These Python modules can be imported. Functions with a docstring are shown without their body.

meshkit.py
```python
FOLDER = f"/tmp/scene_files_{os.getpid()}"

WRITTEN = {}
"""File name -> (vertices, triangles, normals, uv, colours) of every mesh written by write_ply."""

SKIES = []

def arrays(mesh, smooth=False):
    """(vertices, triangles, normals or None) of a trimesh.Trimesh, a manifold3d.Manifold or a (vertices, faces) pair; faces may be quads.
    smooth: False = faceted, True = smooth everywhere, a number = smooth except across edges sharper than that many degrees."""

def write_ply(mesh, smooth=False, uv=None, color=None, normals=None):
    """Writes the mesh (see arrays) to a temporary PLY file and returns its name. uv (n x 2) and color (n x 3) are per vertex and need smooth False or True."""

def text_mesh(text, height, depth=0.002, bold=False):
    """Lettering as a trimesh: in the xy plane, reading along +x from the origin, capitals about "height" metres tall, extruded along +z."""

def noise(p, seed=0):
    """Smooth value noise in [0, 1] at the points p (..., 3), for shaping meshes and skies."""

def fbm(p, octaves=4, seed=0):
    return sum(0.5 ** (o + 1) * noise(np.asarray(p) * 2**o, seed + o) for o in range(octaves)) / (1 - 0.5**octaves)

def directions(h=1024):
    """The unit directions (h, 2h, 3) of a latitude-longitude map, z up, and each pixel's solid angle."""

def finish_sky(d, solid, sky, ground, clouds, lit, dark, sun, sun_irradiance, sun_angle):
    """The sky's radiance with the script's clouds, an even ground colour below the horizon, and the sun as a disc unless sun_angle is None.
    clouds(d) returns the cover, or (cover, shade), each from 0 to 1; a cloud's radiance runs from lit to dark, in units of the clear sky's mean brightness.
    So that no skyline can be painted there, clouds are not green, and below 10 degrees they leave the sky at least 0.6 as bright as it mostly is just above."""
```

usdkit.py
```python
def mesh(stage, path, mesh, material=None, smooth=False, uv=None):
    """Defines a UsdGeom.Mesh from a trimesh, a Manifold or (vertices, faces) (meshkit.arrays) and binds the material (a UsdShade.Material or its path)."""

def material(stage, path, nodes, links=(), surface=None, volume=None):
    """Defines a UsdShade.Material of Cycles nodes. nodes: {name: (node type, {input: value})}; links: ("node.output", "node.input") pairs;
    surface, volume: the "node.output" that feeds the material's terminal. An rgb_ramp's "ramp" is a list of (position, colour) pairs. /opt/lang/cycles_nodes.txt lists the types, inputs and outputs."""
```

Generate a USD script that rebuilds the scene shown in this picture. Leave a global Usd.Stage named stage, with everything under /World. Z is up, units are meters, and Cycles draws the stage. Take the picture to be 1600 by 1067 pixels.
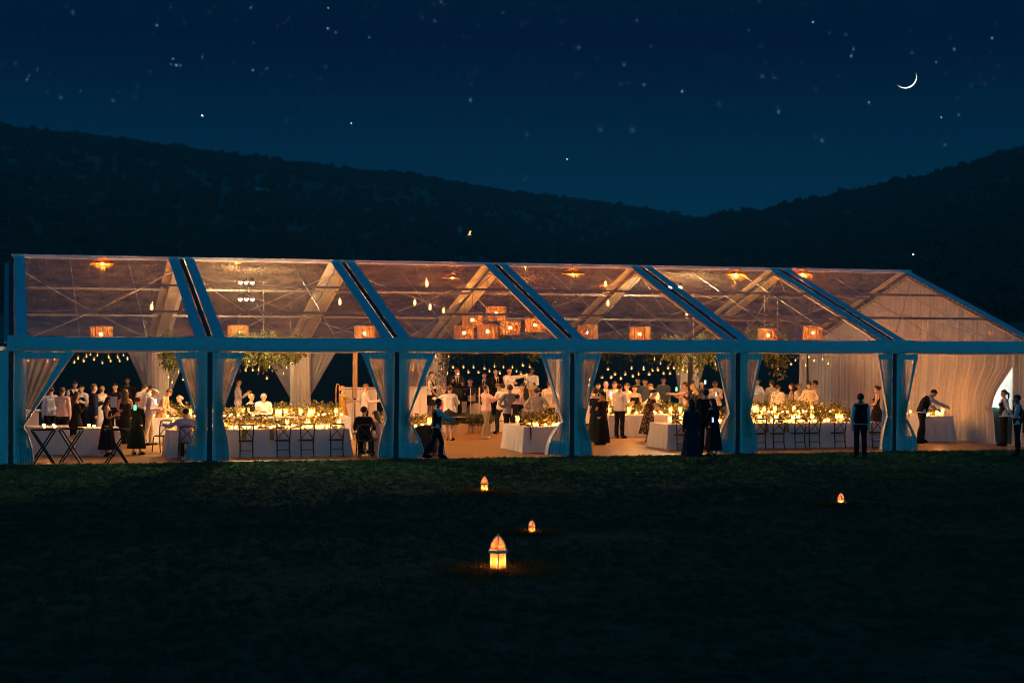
import math, random, numpy as np, trimesh, usdkit, meshkit
import manifold3d as m3
from pxr import Usd, UsdGeom, UsdLux, UsdShade, Gf, Sdf, Vt
stage = Usd.Stage.CreateInMemory()
UsdGeom.SetStageUpAxis(stage, UsdGeom.Tokens.z); UsdGeom.SetStageMetersPerUnit(stage, 1.0)
UsdGeom.Xform.Define(stage, '/World'); UsdGeom.Scope.Define(stage, '/World/Looks')
rng = np.random.default_rng(11); random.seed(5)
PI = math.pi
# ---------------------------------------------------------------- camera, sky, exposure
FPX, YAW, PITCH, ROLL, HCAM, DCAM = 2690.0, 0.285, -0.002, 0.005, 3.273, 45.614
EYE = np.array([-0.09, -DCAM, HCAM])
EXPOSURE = 4.4
cam = UsdGeom.Camera.Define(stage, '/World/camera')
cam.CreateHorizontalApertureAttr(36.0); cam.CreateVerticalApertureAttr(36.0*682/1024)
cam.CreateFocalLengthAttr(36.0*FPX/1600); cam.CreateClippingRangeAttr(Gf.Vec2f(0.5, 20000)); cam.CreateExposureAttr(EXPOSURE)
_r = np.array([math.cos(YAW), -math.sin(YAW), 0]); _f = np.array([math.sin(YAW), math.cos(YAW), 0]); _u = np.array([0, 0, 1.0])
_fw = _f*math.cos(PITCH)+_u*math.sin(PITCH); _up = _u*math.cos(PITCH)-_f*math.sin(PITCH)
CR = _r*math.cos(ROLL)+_up*math.sin(ROLL); CU = -_r*math.sin(ROLL)+_up*math.cos(ROLL); CF = _fw
cam.AddTransformOp().Set(Gf.Matrix4d(*CR, 0, *CU, 0, *(-CF), 0, *EYE, 1))
def ray(px, py): return CF + CR*(px-800)/FPX - CU*(py-533.5)/FPX
def ground(px, py, z=0.0):
    d = ray(px, py); t = (z-EYE[2])/d[2]; return EYE+d*t
def atY(px, py, Y):                                                   # the point on the plane y = Y seen at a pixel
    d = ray(px, py); return EYE+d*(Y-EYE[1])/d[1]
def proj(p):
    v = np.asarray(p, float)-EYE; w = v@CF; return 800+FPX*(v@CR)/w, 533.5-FPX*(v@CU)/w
SKY_STRENGTH, SUN_EL, SUN_AZ = 0.15, math.radians(-4.0), math.radians(196)   # the sun has set behind the camera
def T(*a, **k): return usdkit.material(stage, '/World/Looks/'+a[0], *a[1:], **k)
sky_mat = T('sky_night', {
    'g': ('texture_coordinate', {}), 'sep': ('separate_xyz', {}),
    'sky': ('sky_texture', {'sky_type': 'single_scattering', 'sun_disc': False, 'sun_elevation': SUN_EL, 'sun_rotation': SUN_AZ, 'ozone_density': 2.0, 'aerosol_density': 0.5}),
    'tint': ('mix_color', {'blend_type': 'multiply', 'fac': 1.0, 'b': (.015, .88, .95), 'use_clamp': False}),
    'glow': ('rgb_ramp', {'ramp': [(0.0, (.0002, .0072, .0160)), (0.06, (.0002, .0066, .0152)), (0.11, (.0001, .0048, .0130)), (0.17, (.0001, .0004, .0080)), (0.3, (.0001, .0004, .0055)), (1.0, (.0001, .0003, .0045))]}),
    'add': ('mix_color', {'blend_type': 'add', 'fac': 1.0, 'use_clamp': False}),
    'bg': ('background_shader', {'strength': SKY_STRENGTH})},
    [('g.generated', 'sep.vector'), ('sep.z', 'glow.fac'), ('sky.color', 'tint.a'), ('tint.result', 'add.a'), ('glow.color', 'add.b'),
     ('add.result', 'bg.color')], surface='bg.background')
sky = UsdLux.DomeLight.Define(stage, '/World/sky')
sky.CreateIntensityAttr(1.0); UsdShade.MaterialBindingAPI.Apply(sky.GetPrim()).Bind(sky_mat)
sky.GetPrim().SetCustomDataByKey('kind', 'structure')
# ---------------------------------------------------------------- helpers: names, labels, meshes
used = {}
def numbered(parent, name):
    k = (parent, name); n = used.get(k, 0); used[k] = n+1
    return name if n == 0 else f'{name}_{n:03d}'
def tag(prim, label=None, cat=None, group=None, kind=None):
    for k, v in (('label', label), ('category', cat), ('group', group), ('kind', kind)):
        if v: prim.SetCustomDataByKey(k, v)
    return prim
def path_of(p): return '/World' if p is None else str(p.GetPath())
def thing(name, label, cat, loc=(0, 0, 0), rz=0.0, group=None, scale=None):
    x = UsdGeom.Xform.Define(stage, '/World/'+numbered('/World', name))
    x.AddTranslateOp().Set(Gf.Vec3d(*map(float, loc)))
    if rz: x.AddRotateZOp().Set(math.degrees(rz))
    if scale: x.AddScaleOp().Set(Gf.Vec3f(*scale) if np.ndim(scale) else Gf.Vec3f(scale, scale, scale))
    return tag(x.GetPrim(), label, cat, group)
def obj(name, mesh, mat, parent=None, smooth=False, label=None, cat=None, group=None, kind=None):
    base = path_of(parent)
    m = usdkit.mesh(stage, f'{base}/{numbered(base, name)}', mesh, mat, smooth=smooth)
    return tag(m.GetPrim(), label, cat, group, kind)
def dup(root, loc, rz=0.0, label=None, group=None, scale=None, name=None):
    d = root.GetCustomData()
    o = thing(name or root.GetName().rstrip('0123456789').rstrip('_'), label or d['label'], d['category'], loc, rz, group or d.get('group'), scale)
    o.GetReferences().AddInternalReference(root.GetPath()); o.SetInstanceable(True)
    return o
cat_ = trimesh.util.concatenate
def box(c, s, rz=0.0, R=None):
    b = trimesh.creation.box(s)
    if R is not None: b.apply_transform(R)
    if rz: b.apply_transform(trimesh.transformations.rotation_matrix(rz, (0, 0, 1)))
    b.apply_translation(c); return b
def tube(pts, rad, sides=6, closed_ends=True):
    p = np.asarray(pts, float); n = len(p); rad = np.broadcast_to(rad, n)
    t = np.gradient(p, axis=0); t /= np.linalg.norm(t, axis=1, keepdims=True)+1e-12
    a = np.cross(t, np.where(np.abs(t[:, 2:]) < .9, [0, 0, 1.0], [1.0, 0, 0])); a /= np.linalg.norm(a, axis=1, keepdims=True)+1e-12
    b = np.cross(t, a); g = np.arange(sides)*2*PI/sides
    v = (p[:, None]+rad[:, None, None]*(np.cos(g)[None, :, None]*a[:, None]+np.sin(g)[None, :, None]*b[:, None])).reshape(-1, 3)
    i, j = np.meshgrid(np.arange(n-1), np.arange(sides), indexing='ij')
    q = np.stack([i*sides+j, i*sides+(j+1) % sides, (i+1)*sides+(j+1) % sides, (i+1)*sides+j], -1).reshape(-1, 4)
    f = np.vstack([q[:, [0, 1, 2]], q[:, [0, 2, 3]]])
    if closed_ends:
        v = np.vstack([v, p[0], p[-1]]); k = np.arange(sides); k2 = (k+1) % sides
        f = np.vstack([f, np.stack([np.full(sides, n*sides), k2, k], 1), np.stack([np.full(sides, n*sides+1), (n-1)*sides+k, (n-1)*sides+k2], 1)])
    return trimesh.Trimesh(v, f, process=False)
def bar(a, b, w, h, up=(0, 0, 1)):                                    # rectangular bar from a to b
    a, b, up = (np.asarray(x, float) for x in (a, b, up)); d = b-a; L = np.linalg.norm(d); d /= L
    s = np.cross(d, up); s /= np.linalg.norm(s); u = np.cross(s, d)
    m = trimesh.creation.box((w, L, h)); M = np.eye(4); M[:3, 0], M[:3, 1], M[:3, 2], M[:3, 3] = s, d, u, (a+b)/2
    m.apply_transform(M); return m
def lathe(prof, n=16):
    return trimesh.creation.revolve(np.asarray(prof, float), sections=n)
def grid(P):                                                          # (nu, nv, 3) points as a sheet
    nu, nv = P.shape[:2]; i, j = np.meshgrid(np.arange(nu-1), np.arange(nv-1), indexing='ij'); k = i*nv+j
    q = np.stack([k, k+1, k+nv+1, k+nv], -1).reshape(-1, 4)
    return trimesh.Trimesh(P.reshape(-1, 3), np.vstack([q[:, [0, 1, 2]], q[:, [0, 2, 3]]]), process=False)
def ell(c, r, sub=1):
    m = trimesh.creation.icosphere(sub); m.apply_scale(r); m.apply_translation(c); return m
def leaves(c, n, size, rs, elong=2.2, flat=.0):                       # n leaf quads about the points c (k,3)
    c = np.asarray(c); base = c[rs.integers(0, len(c), n)] if len(c) != n else c
    d = rs.normal(size=(n, 3)); d[:, 2] += flat; d /= np.linalg.norm(d, axis=1, keepdims=True)
    e = np.cross(d, rs.normal(size=(n, 3))); e /= np.linalg.norm(e, axis=1, keepdims=True)
    s = size*rs.uniform(.6, 1.3, (n, 1)); w = s/elong/2
    nn = np.cross(d, e)*s*.12
    v = np.stack([base, base+d*s*.5+e*w+nn, base+d*s, base+d*s*.5-e*w+nn], 1).reshape(-1, 3)
    k = np.arange(n)*4
    return trimesh.Trimesh(v, np.vstack([np.stack([k, k+1, k+2], 1), np.stack([k, k+2, k+3], 1)]), process=False)
# ---------------------------------------------------------------- materials
def pbr(name, col, rough=.6, metal=0.0, var=.12, scale=6.0, bump=0.0, bscale=60.0, **kw):
    n = {'tc': ('texture_coordinate', {}), 'n': ('noise_texture', {'scale': scale, 'detail': 4.0}),
         'mr': ('map_range', {'to_min': 1-var, 'to_max': 1+var}), 'm': ('mix_color', {'blend_type': 'multiply', 'fac': 1.0, 'a': col, 'use_clamp': False}),
         'p': ('principled_bsdf', {'roughness': rough, 'metallic': metal, **kw})}
    l = [('tc.object', 'n.vector'), ('n.fac', 'mr.value'), ('mr.result', 'm.b'), ('m.result', 'p.base_color')]
    if bump:
        n['nb'] = ('noise_texture', {'scale': bscale, 'detail': 3.0}); n['b'] = ('bump', {'strength': bump, 'distance': .02})
        l += [('tc.object', 'nb.vector'), ('nb.fac', 'b.height'), ('b.normal', 'p.normal')]
    return T(name, n, l, surface='p.BSDF')
def emit(name, col, s): return T(name, {'e': ('emission', {'color': col, 'strength': s})}, surface='e.emission')
def cloth(name, col, thru=.3, clear=0.0, scale=8.0, var=.1):          # woven fabric that lets some light through
    n = {'tc': ('texture_coordinate', {}), 'n': ('noise_texture', {'scale': scale, 'detail': 5.0}), 'mr': ('map_range', {'to_min': 1-var, 'to_max': 1+var}),
         'm': ('mix_color', {'blend_type': 'multiply', 'fac': 1.0, 'a': col, 'use_clamp': False}), 'd': ('diffuse_bsdf', {}), 't': ('translucent_bsdf', {}),
         'x': ('mix_closure', {'fac': thru}), 'c': ('transparent_bsdf', {'color': (1, 1, 1)}), 'y': ('mix_closure', {'fac': clear})}
    l = [('tc.object', 'n.vector'), ('n.fac', 'mr.value'), ('mr.result', 'm.b'), ('m.result', 'd.color'), ('m.result', 't.color'), ('d.BSDF', 'x.closure1'), ('t.BSDF', 'x.closure2')]
    if clear: l += [('x.closure', 'y.closure1'), ('c.BSDF', 'y.closure2')]
    else: n.pop('c'), n.pop('y')
    return T(name, n, l, surface='y.closure' if clear else 'x.closure')
def vinyl(name, milk, refl=.5, rough=.06, tint=(.93, .95, .96)):     # clear PVC film: see-through, glossy, a little milky and creased
    return T(name, {'tc': ('texture_coordinate', {}), 'n': ('noise_texture', {'scale': 1.3, 'detail': 5.0, 'distortion': .6}), 'b': ('bump', {'strength': .35, 'distance': .06}),
                    'c': ('transparent_bsdf', {'color': tint}), 'g': ('glossy_bsdf', {'color': (1, 1, 1), 'roughness': rough}), 'lw': ('layer_weight', {'blend': .5}), 'pw': ('math', {'math_type': 'power', 'value2': 4.0}), 'f': ('math', {'math_type': 'multiply_add', 'value2': refl, 'value3': .03}),
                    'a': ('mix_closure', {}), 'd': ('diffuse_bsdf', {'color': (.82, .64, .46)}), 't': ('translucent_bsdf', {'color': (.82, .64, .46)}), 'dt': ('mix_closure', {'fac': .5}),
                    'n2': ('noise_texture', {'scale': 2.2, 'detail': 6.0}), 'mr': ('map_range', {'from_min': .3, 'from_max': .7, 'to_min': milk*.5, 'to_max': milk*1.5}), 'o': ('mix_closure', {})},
             [('tc.object', 'n.vector'), ('n.fac', 'b.height'), ('b.normal', 'g.normal'), ('lw.facing', 'pw.value1'), ('pw.value', 'f.value1'), ('f.value', 'a.fac'), ('c.BSDF', 'a.closure1'), ('g.BSDF', 'a.closure2'),
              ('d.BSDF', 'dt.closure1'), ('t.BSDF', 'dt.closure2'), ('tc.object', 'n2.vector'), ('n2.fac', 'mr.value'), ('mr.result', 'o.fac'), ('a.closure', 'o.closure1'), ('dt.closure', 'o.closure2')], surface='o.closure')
def leafmat(name, col, thru=.35, spec=.3):
    return T(name, {'g': ('geometry', {}), 'mr': ('map_range', {'to_min': .55, 'to_max': 1.5}), 'm': ('mix_color', {'blend_type': 'multiply', 'fac': 1.0, 'a': col, 'use_clamp': False}),
                    'd': ('principled_bsdf', {'roughness': .6, 'specular_ior_level': spec}), 't': ('translucent_bsdf', {}), 'x': ('mix_closure', {'fac': thru})},
             [('g.random_per_island', 'mr.value'), ('mr.result', 'm.b'), ('m.result', 'd.base_color'), ('m.result', 't.color'), ('d.BSDF', 'x.closure1'), ('t.BSDF', 'x.closure2')], surface='x.closure')
M = {}
M['pvc'] = pbr('white_pvc', (.82, .82, .82), .45, bump=.1, bscale=3)
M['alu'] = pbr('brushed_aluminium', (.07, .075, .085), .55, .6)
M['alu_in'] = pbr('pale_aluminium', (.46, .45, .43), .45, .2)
M['purlin'] = pbr('grey_purlin', (.16, .16, .17), .45, .4)
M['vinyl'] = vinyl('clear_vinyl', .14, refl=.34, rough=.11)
M['vinyl_side'] = vinyl('clear_vinyl_wall', .30, refl=.3, rough=.12)
M['cable'] = pbr('steel_cable', (.45, .44, .42), .4, .5)
M['sheer'] = cloth('sheer_white_drape', (.78, .74, .69), .45)
M['voile'] = cloth('gauzy_white_voile', (.78, .75, .71), .5, .35)
M['linen'] = cloth('white_linen', (.72, .71, .72), .2, scale=14)
M['grass_ground'] = pbr('dark_lawn', (.014, .095, .055), 1.0, specular_ior_level=.02, var=.5, scale=.8, bump=.6, bscale=9)
M['blade'] = leafmat('grass_blade', (.018, .14, .075), spec=.02)
M['hill'] = pbr('wooded_hillside', (.05, .075, .045), .95, var=.2, scale=.02)
M['tree'] = leafmat('distant_foliage', (.09, .12, .07), .4)
M['floor'] = T('plywood_floor', {'tc': ('texture_coordinate', {}), 'mp': ('mapping', {'scale': (.25, 2.0, 1)}), 'n': ('noise_texture', {'scale': 3.0, 'detail': 6.0, 'distortion': .4}),
    'r': ('rgb_ramp', {'ramp': [(.25, (.20, .10, .026)), (.75, (.36, .19, .055))]}), 'p': ('principled_bsdf', {'roughness': .42})},
    [('tc.object', 'mp.vector'), ('mp.vector', 'n.vector'), ('n.fac', 'r.fac'), ('r.color', 'p.base_color')], surface='p.BSDF')
# ---------------------------------------------------------------- ground and hills
BAY, NB, HW, EAVE, RIDGE = 5.0, 6, 7.87, 3.22, 5.62
LEN = BAY*NB
gx = np.concatenate([np.linspace(-3600, -80, 14), np.linspace(-60, 90, 61), np.linspace(110, 3600, 14)])
gy = np.concatenate([np.linspace(-3600, -90, 10), np.linspace(-75, 45, 61), np.linspace(60, 3600, 16)])
GX, GY = np.meshgrid(gx, gy, indexing='ij')
def ground_z(x, y):
    x, y = np.asarray(x, float), np.asarray(y, float)
    n = (meshkit.fbm(np.stack([x*.22, y*.22, 0*x], -1), 3, 3)-.5)*.16
    d = np.maximum(np.maximum(-1.0-x, x-LEN-1.0), np.maximum(-.8-y, y-2*HW-1.0))   # flat where the tent stands
    return n*np.clip(d/6, 0, 1)-.004
obj('lawn', grid(np.stack([GX, GY, ground_z(GX, GY)], -1)), M['grass_ground'], smooth=True, kind='structure', label='dark mown lawn spreading in front of the lit tent')
def ridge_hill(name, pts, dist, label, seed, depth=900.0, foot=300):
    """a wooded hill whose crest passes through the given picture directions at the distances given"""
    xs = np.array([p[0] for p in pts], float); ys = np.array([p[1] for p in pts], float); ds = np.array(dist, float)
    t = np.linspace(xs[0], xs[-1], 240); y = np.interp(t, xs, ys); D = np.interp(t, xs, ds)
    rays = np.stack([ray(a, 528)+0*CF for a in t]); rays[:, 2] = 0; hz = np.linalg.norm(rays, axis=1); 
    crest_h = HCAM+np.array([ray(a, b)[2] for a, b in zip(t, y)])*D/hz*hz
    k = np.linspace(0, 1, 46); P = np.zeros((len(t), len(k), 3))
    for j, s in enumerate(k):                                         # from the foot over the crest and down behind
        dd = np.where(s < .75, foot+(D-foot)*(s/.75), D+(s-.75)/.25*depth)
        rise = np.where(s < .75, (s/.75)**1.5, 1-((s-.75)/.25)**1.4)
        P[:, j, 0] = EYE[0]+rays[:, 0]*dd; P[:, j, 1] = EYE[1]+rays[:, 1]*dd; P[:, j, 2] = crest_h*rise
    roll = (meshkit.fbm(P*np.array([.004, .004, 0])+seed, 4, seed)-.5)*26
    fade = np.sin(np.pi*np.clip(k, 0, 1))[None]*(np.abs(k-.75) > .02)[None]
    P[..., 2] += np.minimum(roll*fade*.6, np.where(k[None] < .75, 1e9, 0)); P[:, 0, 2] = -3; P[:, -1, 2] = -3
    obj(name, grid(P), M['hill'], smooth=True, kind='structure', label=label)
    return P
LH = ridge_hill('hill', [(-700, 165), (-300, 190), (0, 203), (60, 210), (180, 222), (300, 238), (380, 250), (450, 258), (560, 272), (640, 276), (720, 292), (800, 305), (900, 316), (1000, 330), (1110, 349), (1250, 372), (1500, 415), (2000, 470)],
    [1250, 1300, 1350, 1360, 1400, 1450, 1500, 1520, 1580, 1620, 1680, 1740, 1820, 1900, 2000, 2100, 2200, 2300], 'long dark wooded hill falling from the left to the saddle', 1)
RH = ridge_hill('hill', [(500, 470), (800, 410), (1000, 368), (1110, 348), (1180, 338), (1260, 322), (1350, 303), (1440, 285), (1500, 270), (1550, 252), (1600, 238), (1750, 205), (2200, 170)],
    [1500, 1450, 1420, 1400, 1380, 1340, 1300, 1260, 1230, 1210, 1190, 1150, 1100], 'dark wooded hill rising to the right edge', 7)
def forest(name, P, n, label, seed):
    rs = np.random.default_rng(seed); protos = []
    pi = UsdGeom.PointInstancer.Define(stage, '/World/'+name); tag(pi.GetPrim(), label, 'forest', None, 'stuff')
    rel = pi.CreatePrototypesRel()
    for v in range(3):
        r2 = np.random.default_rng(seed*10+v); c = r2.normal(size=(40, 3)); c /= np.linalg.norm(c, axis=1, keepdims=True)
        c = c*r2.uniform(.55, 1.0, (40, 1))*[3.4, 3.4, 3.6]+[0, 0, 5.4]
        m = cat_([leaves(c, 260, 2.3, r2, 1.5), tube([(0, 0, -1), (0, 0, 3), (.2, 0, 6)], [.35, .25, .1], 5)])
        rel.AddTarget(obj('crown', m, M['tree'], pi.GetPrim()).GetPath())
    a = rs.uniform(0, P.shape[0]-1.01, n); near = rs.random(n)
    b = np.where(near < .45, rs.normal(.75, .03, n), rs.uniform(.12, .8, n))*(P.shape[1]-1); b = np.clip(b, 0, P.shape[1]-1.01)
    i, j = a.astype(int), b.astype(int); u, w = (a-i)[:, None], (b-j)[:, None]
    p = P[i, j]*(1-u)*(1-w)+P[i+1, j]*u*(1-w)+P[i, j+1]*(1-u)*w+P[i+1, j+1]*u*w
    p[:, 2] -= .8
    s = rs.uniform(.42, .85, n)*np.where(rs.random(n) < .06, 1.35, 1)
    pi.CreatePositionsAttr(Vt.Vec3fArray.FromNumpy(p.astype(np.float32))); pi.CreateProtoIndicesAttr(Vt.IntArray.FromNumpy(rs.integers(0, 3, n).astype(np.int32)))
    pi.CreateScalesAttr(Vt.Vec3fArray.FromNumpy((s[:, None]*np.array([1, 1, 1])).astype(np.float32)))
    an = rs.uniform(0, 2*PI, n); pi.CreateOrientationsAttr(Vt.QuathArray([Gf.Quath(float(math.cos(x/2)), 0, 0, float(math.sin(x/2))) for x in an]))
forest('hillside_forest', LH, 17000, 'dense dark trees covering the left hill up to its crest', 21)
forest('hillside_forest_right', RH, 13000, 'dense dark trees covering the right hill up to its crest', 22)
# ---------------------------------------------------------------- moon and stars
def moon():
    c = EYE+ray(1415.5, 122)*6000; R = 16.8/FPX*6000
    f = -ray(1415.5, 122); f /= np.linalg.norm(f); r = CR; u = np.cross(f, r)*-1
    u = np.cross(r, -f); th = math.radians(-57)                        # the lit limb points down and to the right
    ax = math.cos(th)*r+math.sin(th)*u; per = -math.sin(th)*r+math.cos(th)*u
    a = np.linspace(-1.48, 1.48, 40); outer = np.stack([np.cos(a), np.sin(a)], 1); inner = np.stack([np.cos(a)*.88, np.sin(a)], 1)
    P = np.zeros((40, 5, 3))
    for i in range(40):
        for j, s in enumerate(np.linspace(0, 1, 5)):
            q = outer[i]*(1-s)+inner[i]*s; z = math.sqrt(max(0, 1-q@q))
            P[i, j] = c+R*(q[0]*ax+q[1]*per+z*f)
    front = grid(P); back = front.copy(); back.vertices -= f*R*.12; back.invert()
    obj('moon', cat_([front, back]), emit('moonlight', (1.0, .93, .84), .16), label='thin bright crescent moon high at the right of the sky', cat='moon')
moon()
def stars():
    rs = np.random.default_rng(8); n = 520; D = 7000
    px = rs.uniform(-40, 1640, n); py = rs.uniform(-20, 320, n); keep = rs.random(n) < np.where(py < 150, 1.0, np.where(py < 230, .45, .15)); px, py = px[keep], py[keep]
    sz = .18+.70*rs.random(len(px))**7
    known = [(316, 181, 1.8), (549, 193, 1.2), (886, 249, 1.1), (823, 211, .9), (938, 203, .8), (512, 45, 1.0), (735, 157, .9), (1066, 143, .9), (1190, 72, .8), (1270, 35, .9), (95, 153, .8), (42, 125, .7), (245, 40, .8), (1330, 88, .8), (1550, 60, .8), (1498, 180, .7), (660, 28, .8), (395, 110, .7), (1006, 133, .7), (905, 75, .7)]
    px = np.append(px, [k[0] for k in known]); py = np.append(py, [k[1] for k in known]); sz = np.append(sz, [k[2] for k in known])
    ic = trimesh.creation.icosphere(0); ms = []
    for x, y, s in zip(px, py, sz):
        r = s*.8/FPX*D; a = ic.vertices@np.diag([1.0, 1.0, 1.0])
        e = np.outer(a[:, 0]*1.5, CR*.8-CU*.55)+np.outer(a[:, 1]*.75, CR*.55+CU*.8)+np.outer(a[:, 2], CF)
        ms.append(trimesh.Trimesh(EYE+ray(x, y)*D+e*r, ic.faces, process=False))
    obj('stars', cat_(ms), emit('starlight', (.66, .84, 1.0), .18), label='small stars scattered over the deep blue night sky', cat='stars', kind='stuff')
stars()
# ---------------------------------------------------------------- the marquee
tent = thing('clear_marquee', 'long clear roofed frame tent with white trim, lit from inside', 'tent')
def roofz(y): return EAVE+(RIDGE-EAVE)*(1-abs(y-HW)/HW)
def slope_pt(x, s, side, up=0.0):                                     # s from 0 at the eave to 1 at the ridge; side -1 front, 1 rear
    y = HW+side*HW*(1-s); n = np.array([0, side*(RIDGE-EAVE), HW]); n /= np.linalg.norm(n)
    return np.array([x, y, EAVE+(RIDGE-EAVE)*s])+n*up
for i in range(NB+1):
    x = BAY*i
    for side, y in ((-1, 0.0), (1, 2*HW)):
        p = obj('post', box((x, y, EAVE/2-.05), (.13, .2, EAVE-.1)), M['alu'], tent)
        if side < 0:
            obj('base_plate', box((x, y, .012), (.3, .34, .02)), M['alu'], p)
            obj('latch', box((x, y-.108, 2.32), (.075, .02, .16)), M['alu'], p)
        r = obj('rafter', bar(slope_pt(x, 0, side, -.06), slope_pt(x, 1, side, -.06), .12, .2, (0, 0, 1)), M['alu'], tent)
        obj('inner_face', bar(slope_pt(x, 0.02, side, -.185), slope_pt(x, .99, side, -.185), .36, .045, (0, 0, 1)), M['alu_in'], r)
obj('ridge_beam', bar((0, HW, RIDGE+.02), (LEN, HW, RIDGE+.02), .16, .12), M['pvc'], tent)
for k, s in enumerate((.355, .69)):
    for side in (-1, 1):
        for i in range(NB):
            obj('purlin', bar(slope_pt(BAY*i+.08, s, side, -.12), slope_pt(BAY*i+BAY-.08, s, side, -.12), .09, .07), M['purlin'], tent)
rs = np.random.default_rng(3)
for i in range(NB):
    x0, x1 = BAY*i+.09, BAY*(i+1)-.09
    for side in (-1, 1):
        us = np.linspace(0, 1, 21); ss = np.linspace(.012, .985, 17); P = np.zeros((21, 17, 3))
        for a, u in enumerate(us):
            for b, s in enumerate(ss):
                sag = -.05*math.sin(PI*u)*(1+.5*math.sin(3*PI*s))+.012*math.sin(9*u+5*s+i)
                P[a, b] = slope_pt(x0+.30+(x1-x0-.60)*u, s, side, .03+sag*.6)
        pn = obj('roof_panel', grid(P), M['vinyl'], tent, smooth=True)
        for e, xa in ((0, x0), (1, x1-.30)):
            strip = np.array([[slope_pt(xa+w, s, side, .045-.012*math.sin(PI*(w/.30))) for s in np.linspace(0.0, .992, 12)] for w in np.linspace(0, .30, 4)])
            obj('edge_strip', grid(strip), M['pvc'], pn, smooth=True)
        lo = np.array([[slope_pt(x0+.30+w, s, side, .04) for s in (.988, .998)] for w in np.linspace(0, x1-x0-.6, 4)]); obj('ridge_strip', grid(lo), M['pvc'], pn)
    # white fabric gutter along the eave, two rolls with a crease
    for side, y in ((-1, 0.0), (1, 2*HW)):
        prof = [(-.06, 3.27), (-.15, 3.25), (-.19, 3.18), (-.175, 3.10), (-.205, 3.05), (-.20, 2.95), (-.15, 2.885), (-.04, 2.88), (-.02, 3.0)]
        xs = np.linspace(BAY*i+.002, BAY*(i+1)-.002, 17); P = np.zeros((17, len(prof), 3))
        for a, x in enumerate(xs):
            u = (x-BAY*i)/BAY; e = min(u, 1-u)*BAY; bulge = 1-.25*math.exp(-e/.18)
            for b, (yy, zz) in enumerate(prof):
                P[a, b] = (x, y+side*(-yy)*bulge, zz-.035*math.sin(PI*u)-(.02*math.exp(-e/.12) if b > 3 else 0)+.006*math.sin(7*x+b))
        g = grid(P)
        obj('eave_gutter', g, M['pvc'], tent, smooth=True)
        obj('gutter_beam', box((BAY*(i+.5), y+side*.02, 3.14), (BAY-.14, .12, .2)), M['alu_in'], tent)
for i in range(NB+1):
    obj('corner_cap', box((BAY*i, -.18, 3.08), (.20, .055, .40)), M['pvc'], tent)
for i in range(NB):                                                   # bracing wires under the roof
    for side in (-1, 1):
        a, b = BAY*i+.1, BAY*(i+1)-.1
        for p, q in (((a, .03), (b, .97)), ((a, .97), (b, .03)), ((a+1.6, .02), (a+1.6, .98)), ((b-1.5, .02), (b-1.5, .98))) if side < 0 else (((a, .03), (b, .97)), ((a, .97), (b, .03))):
            A, B = slope_pt(p[0], p[1], side, -.22 if p[0] != q[0] else -.03), slope_pt(q[0], q[1], side, -.22 if p[0] != q[0] else -.03)
            obj('bracing_cable', tube(np.linspace(A, B, 5)+np.array([0, 0, -.12])*np.sin(np.linspace(0, PI, 5))[:, None]*(p[0] != q[0]), .011, 5, False), M['cable'], tent)
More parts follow.
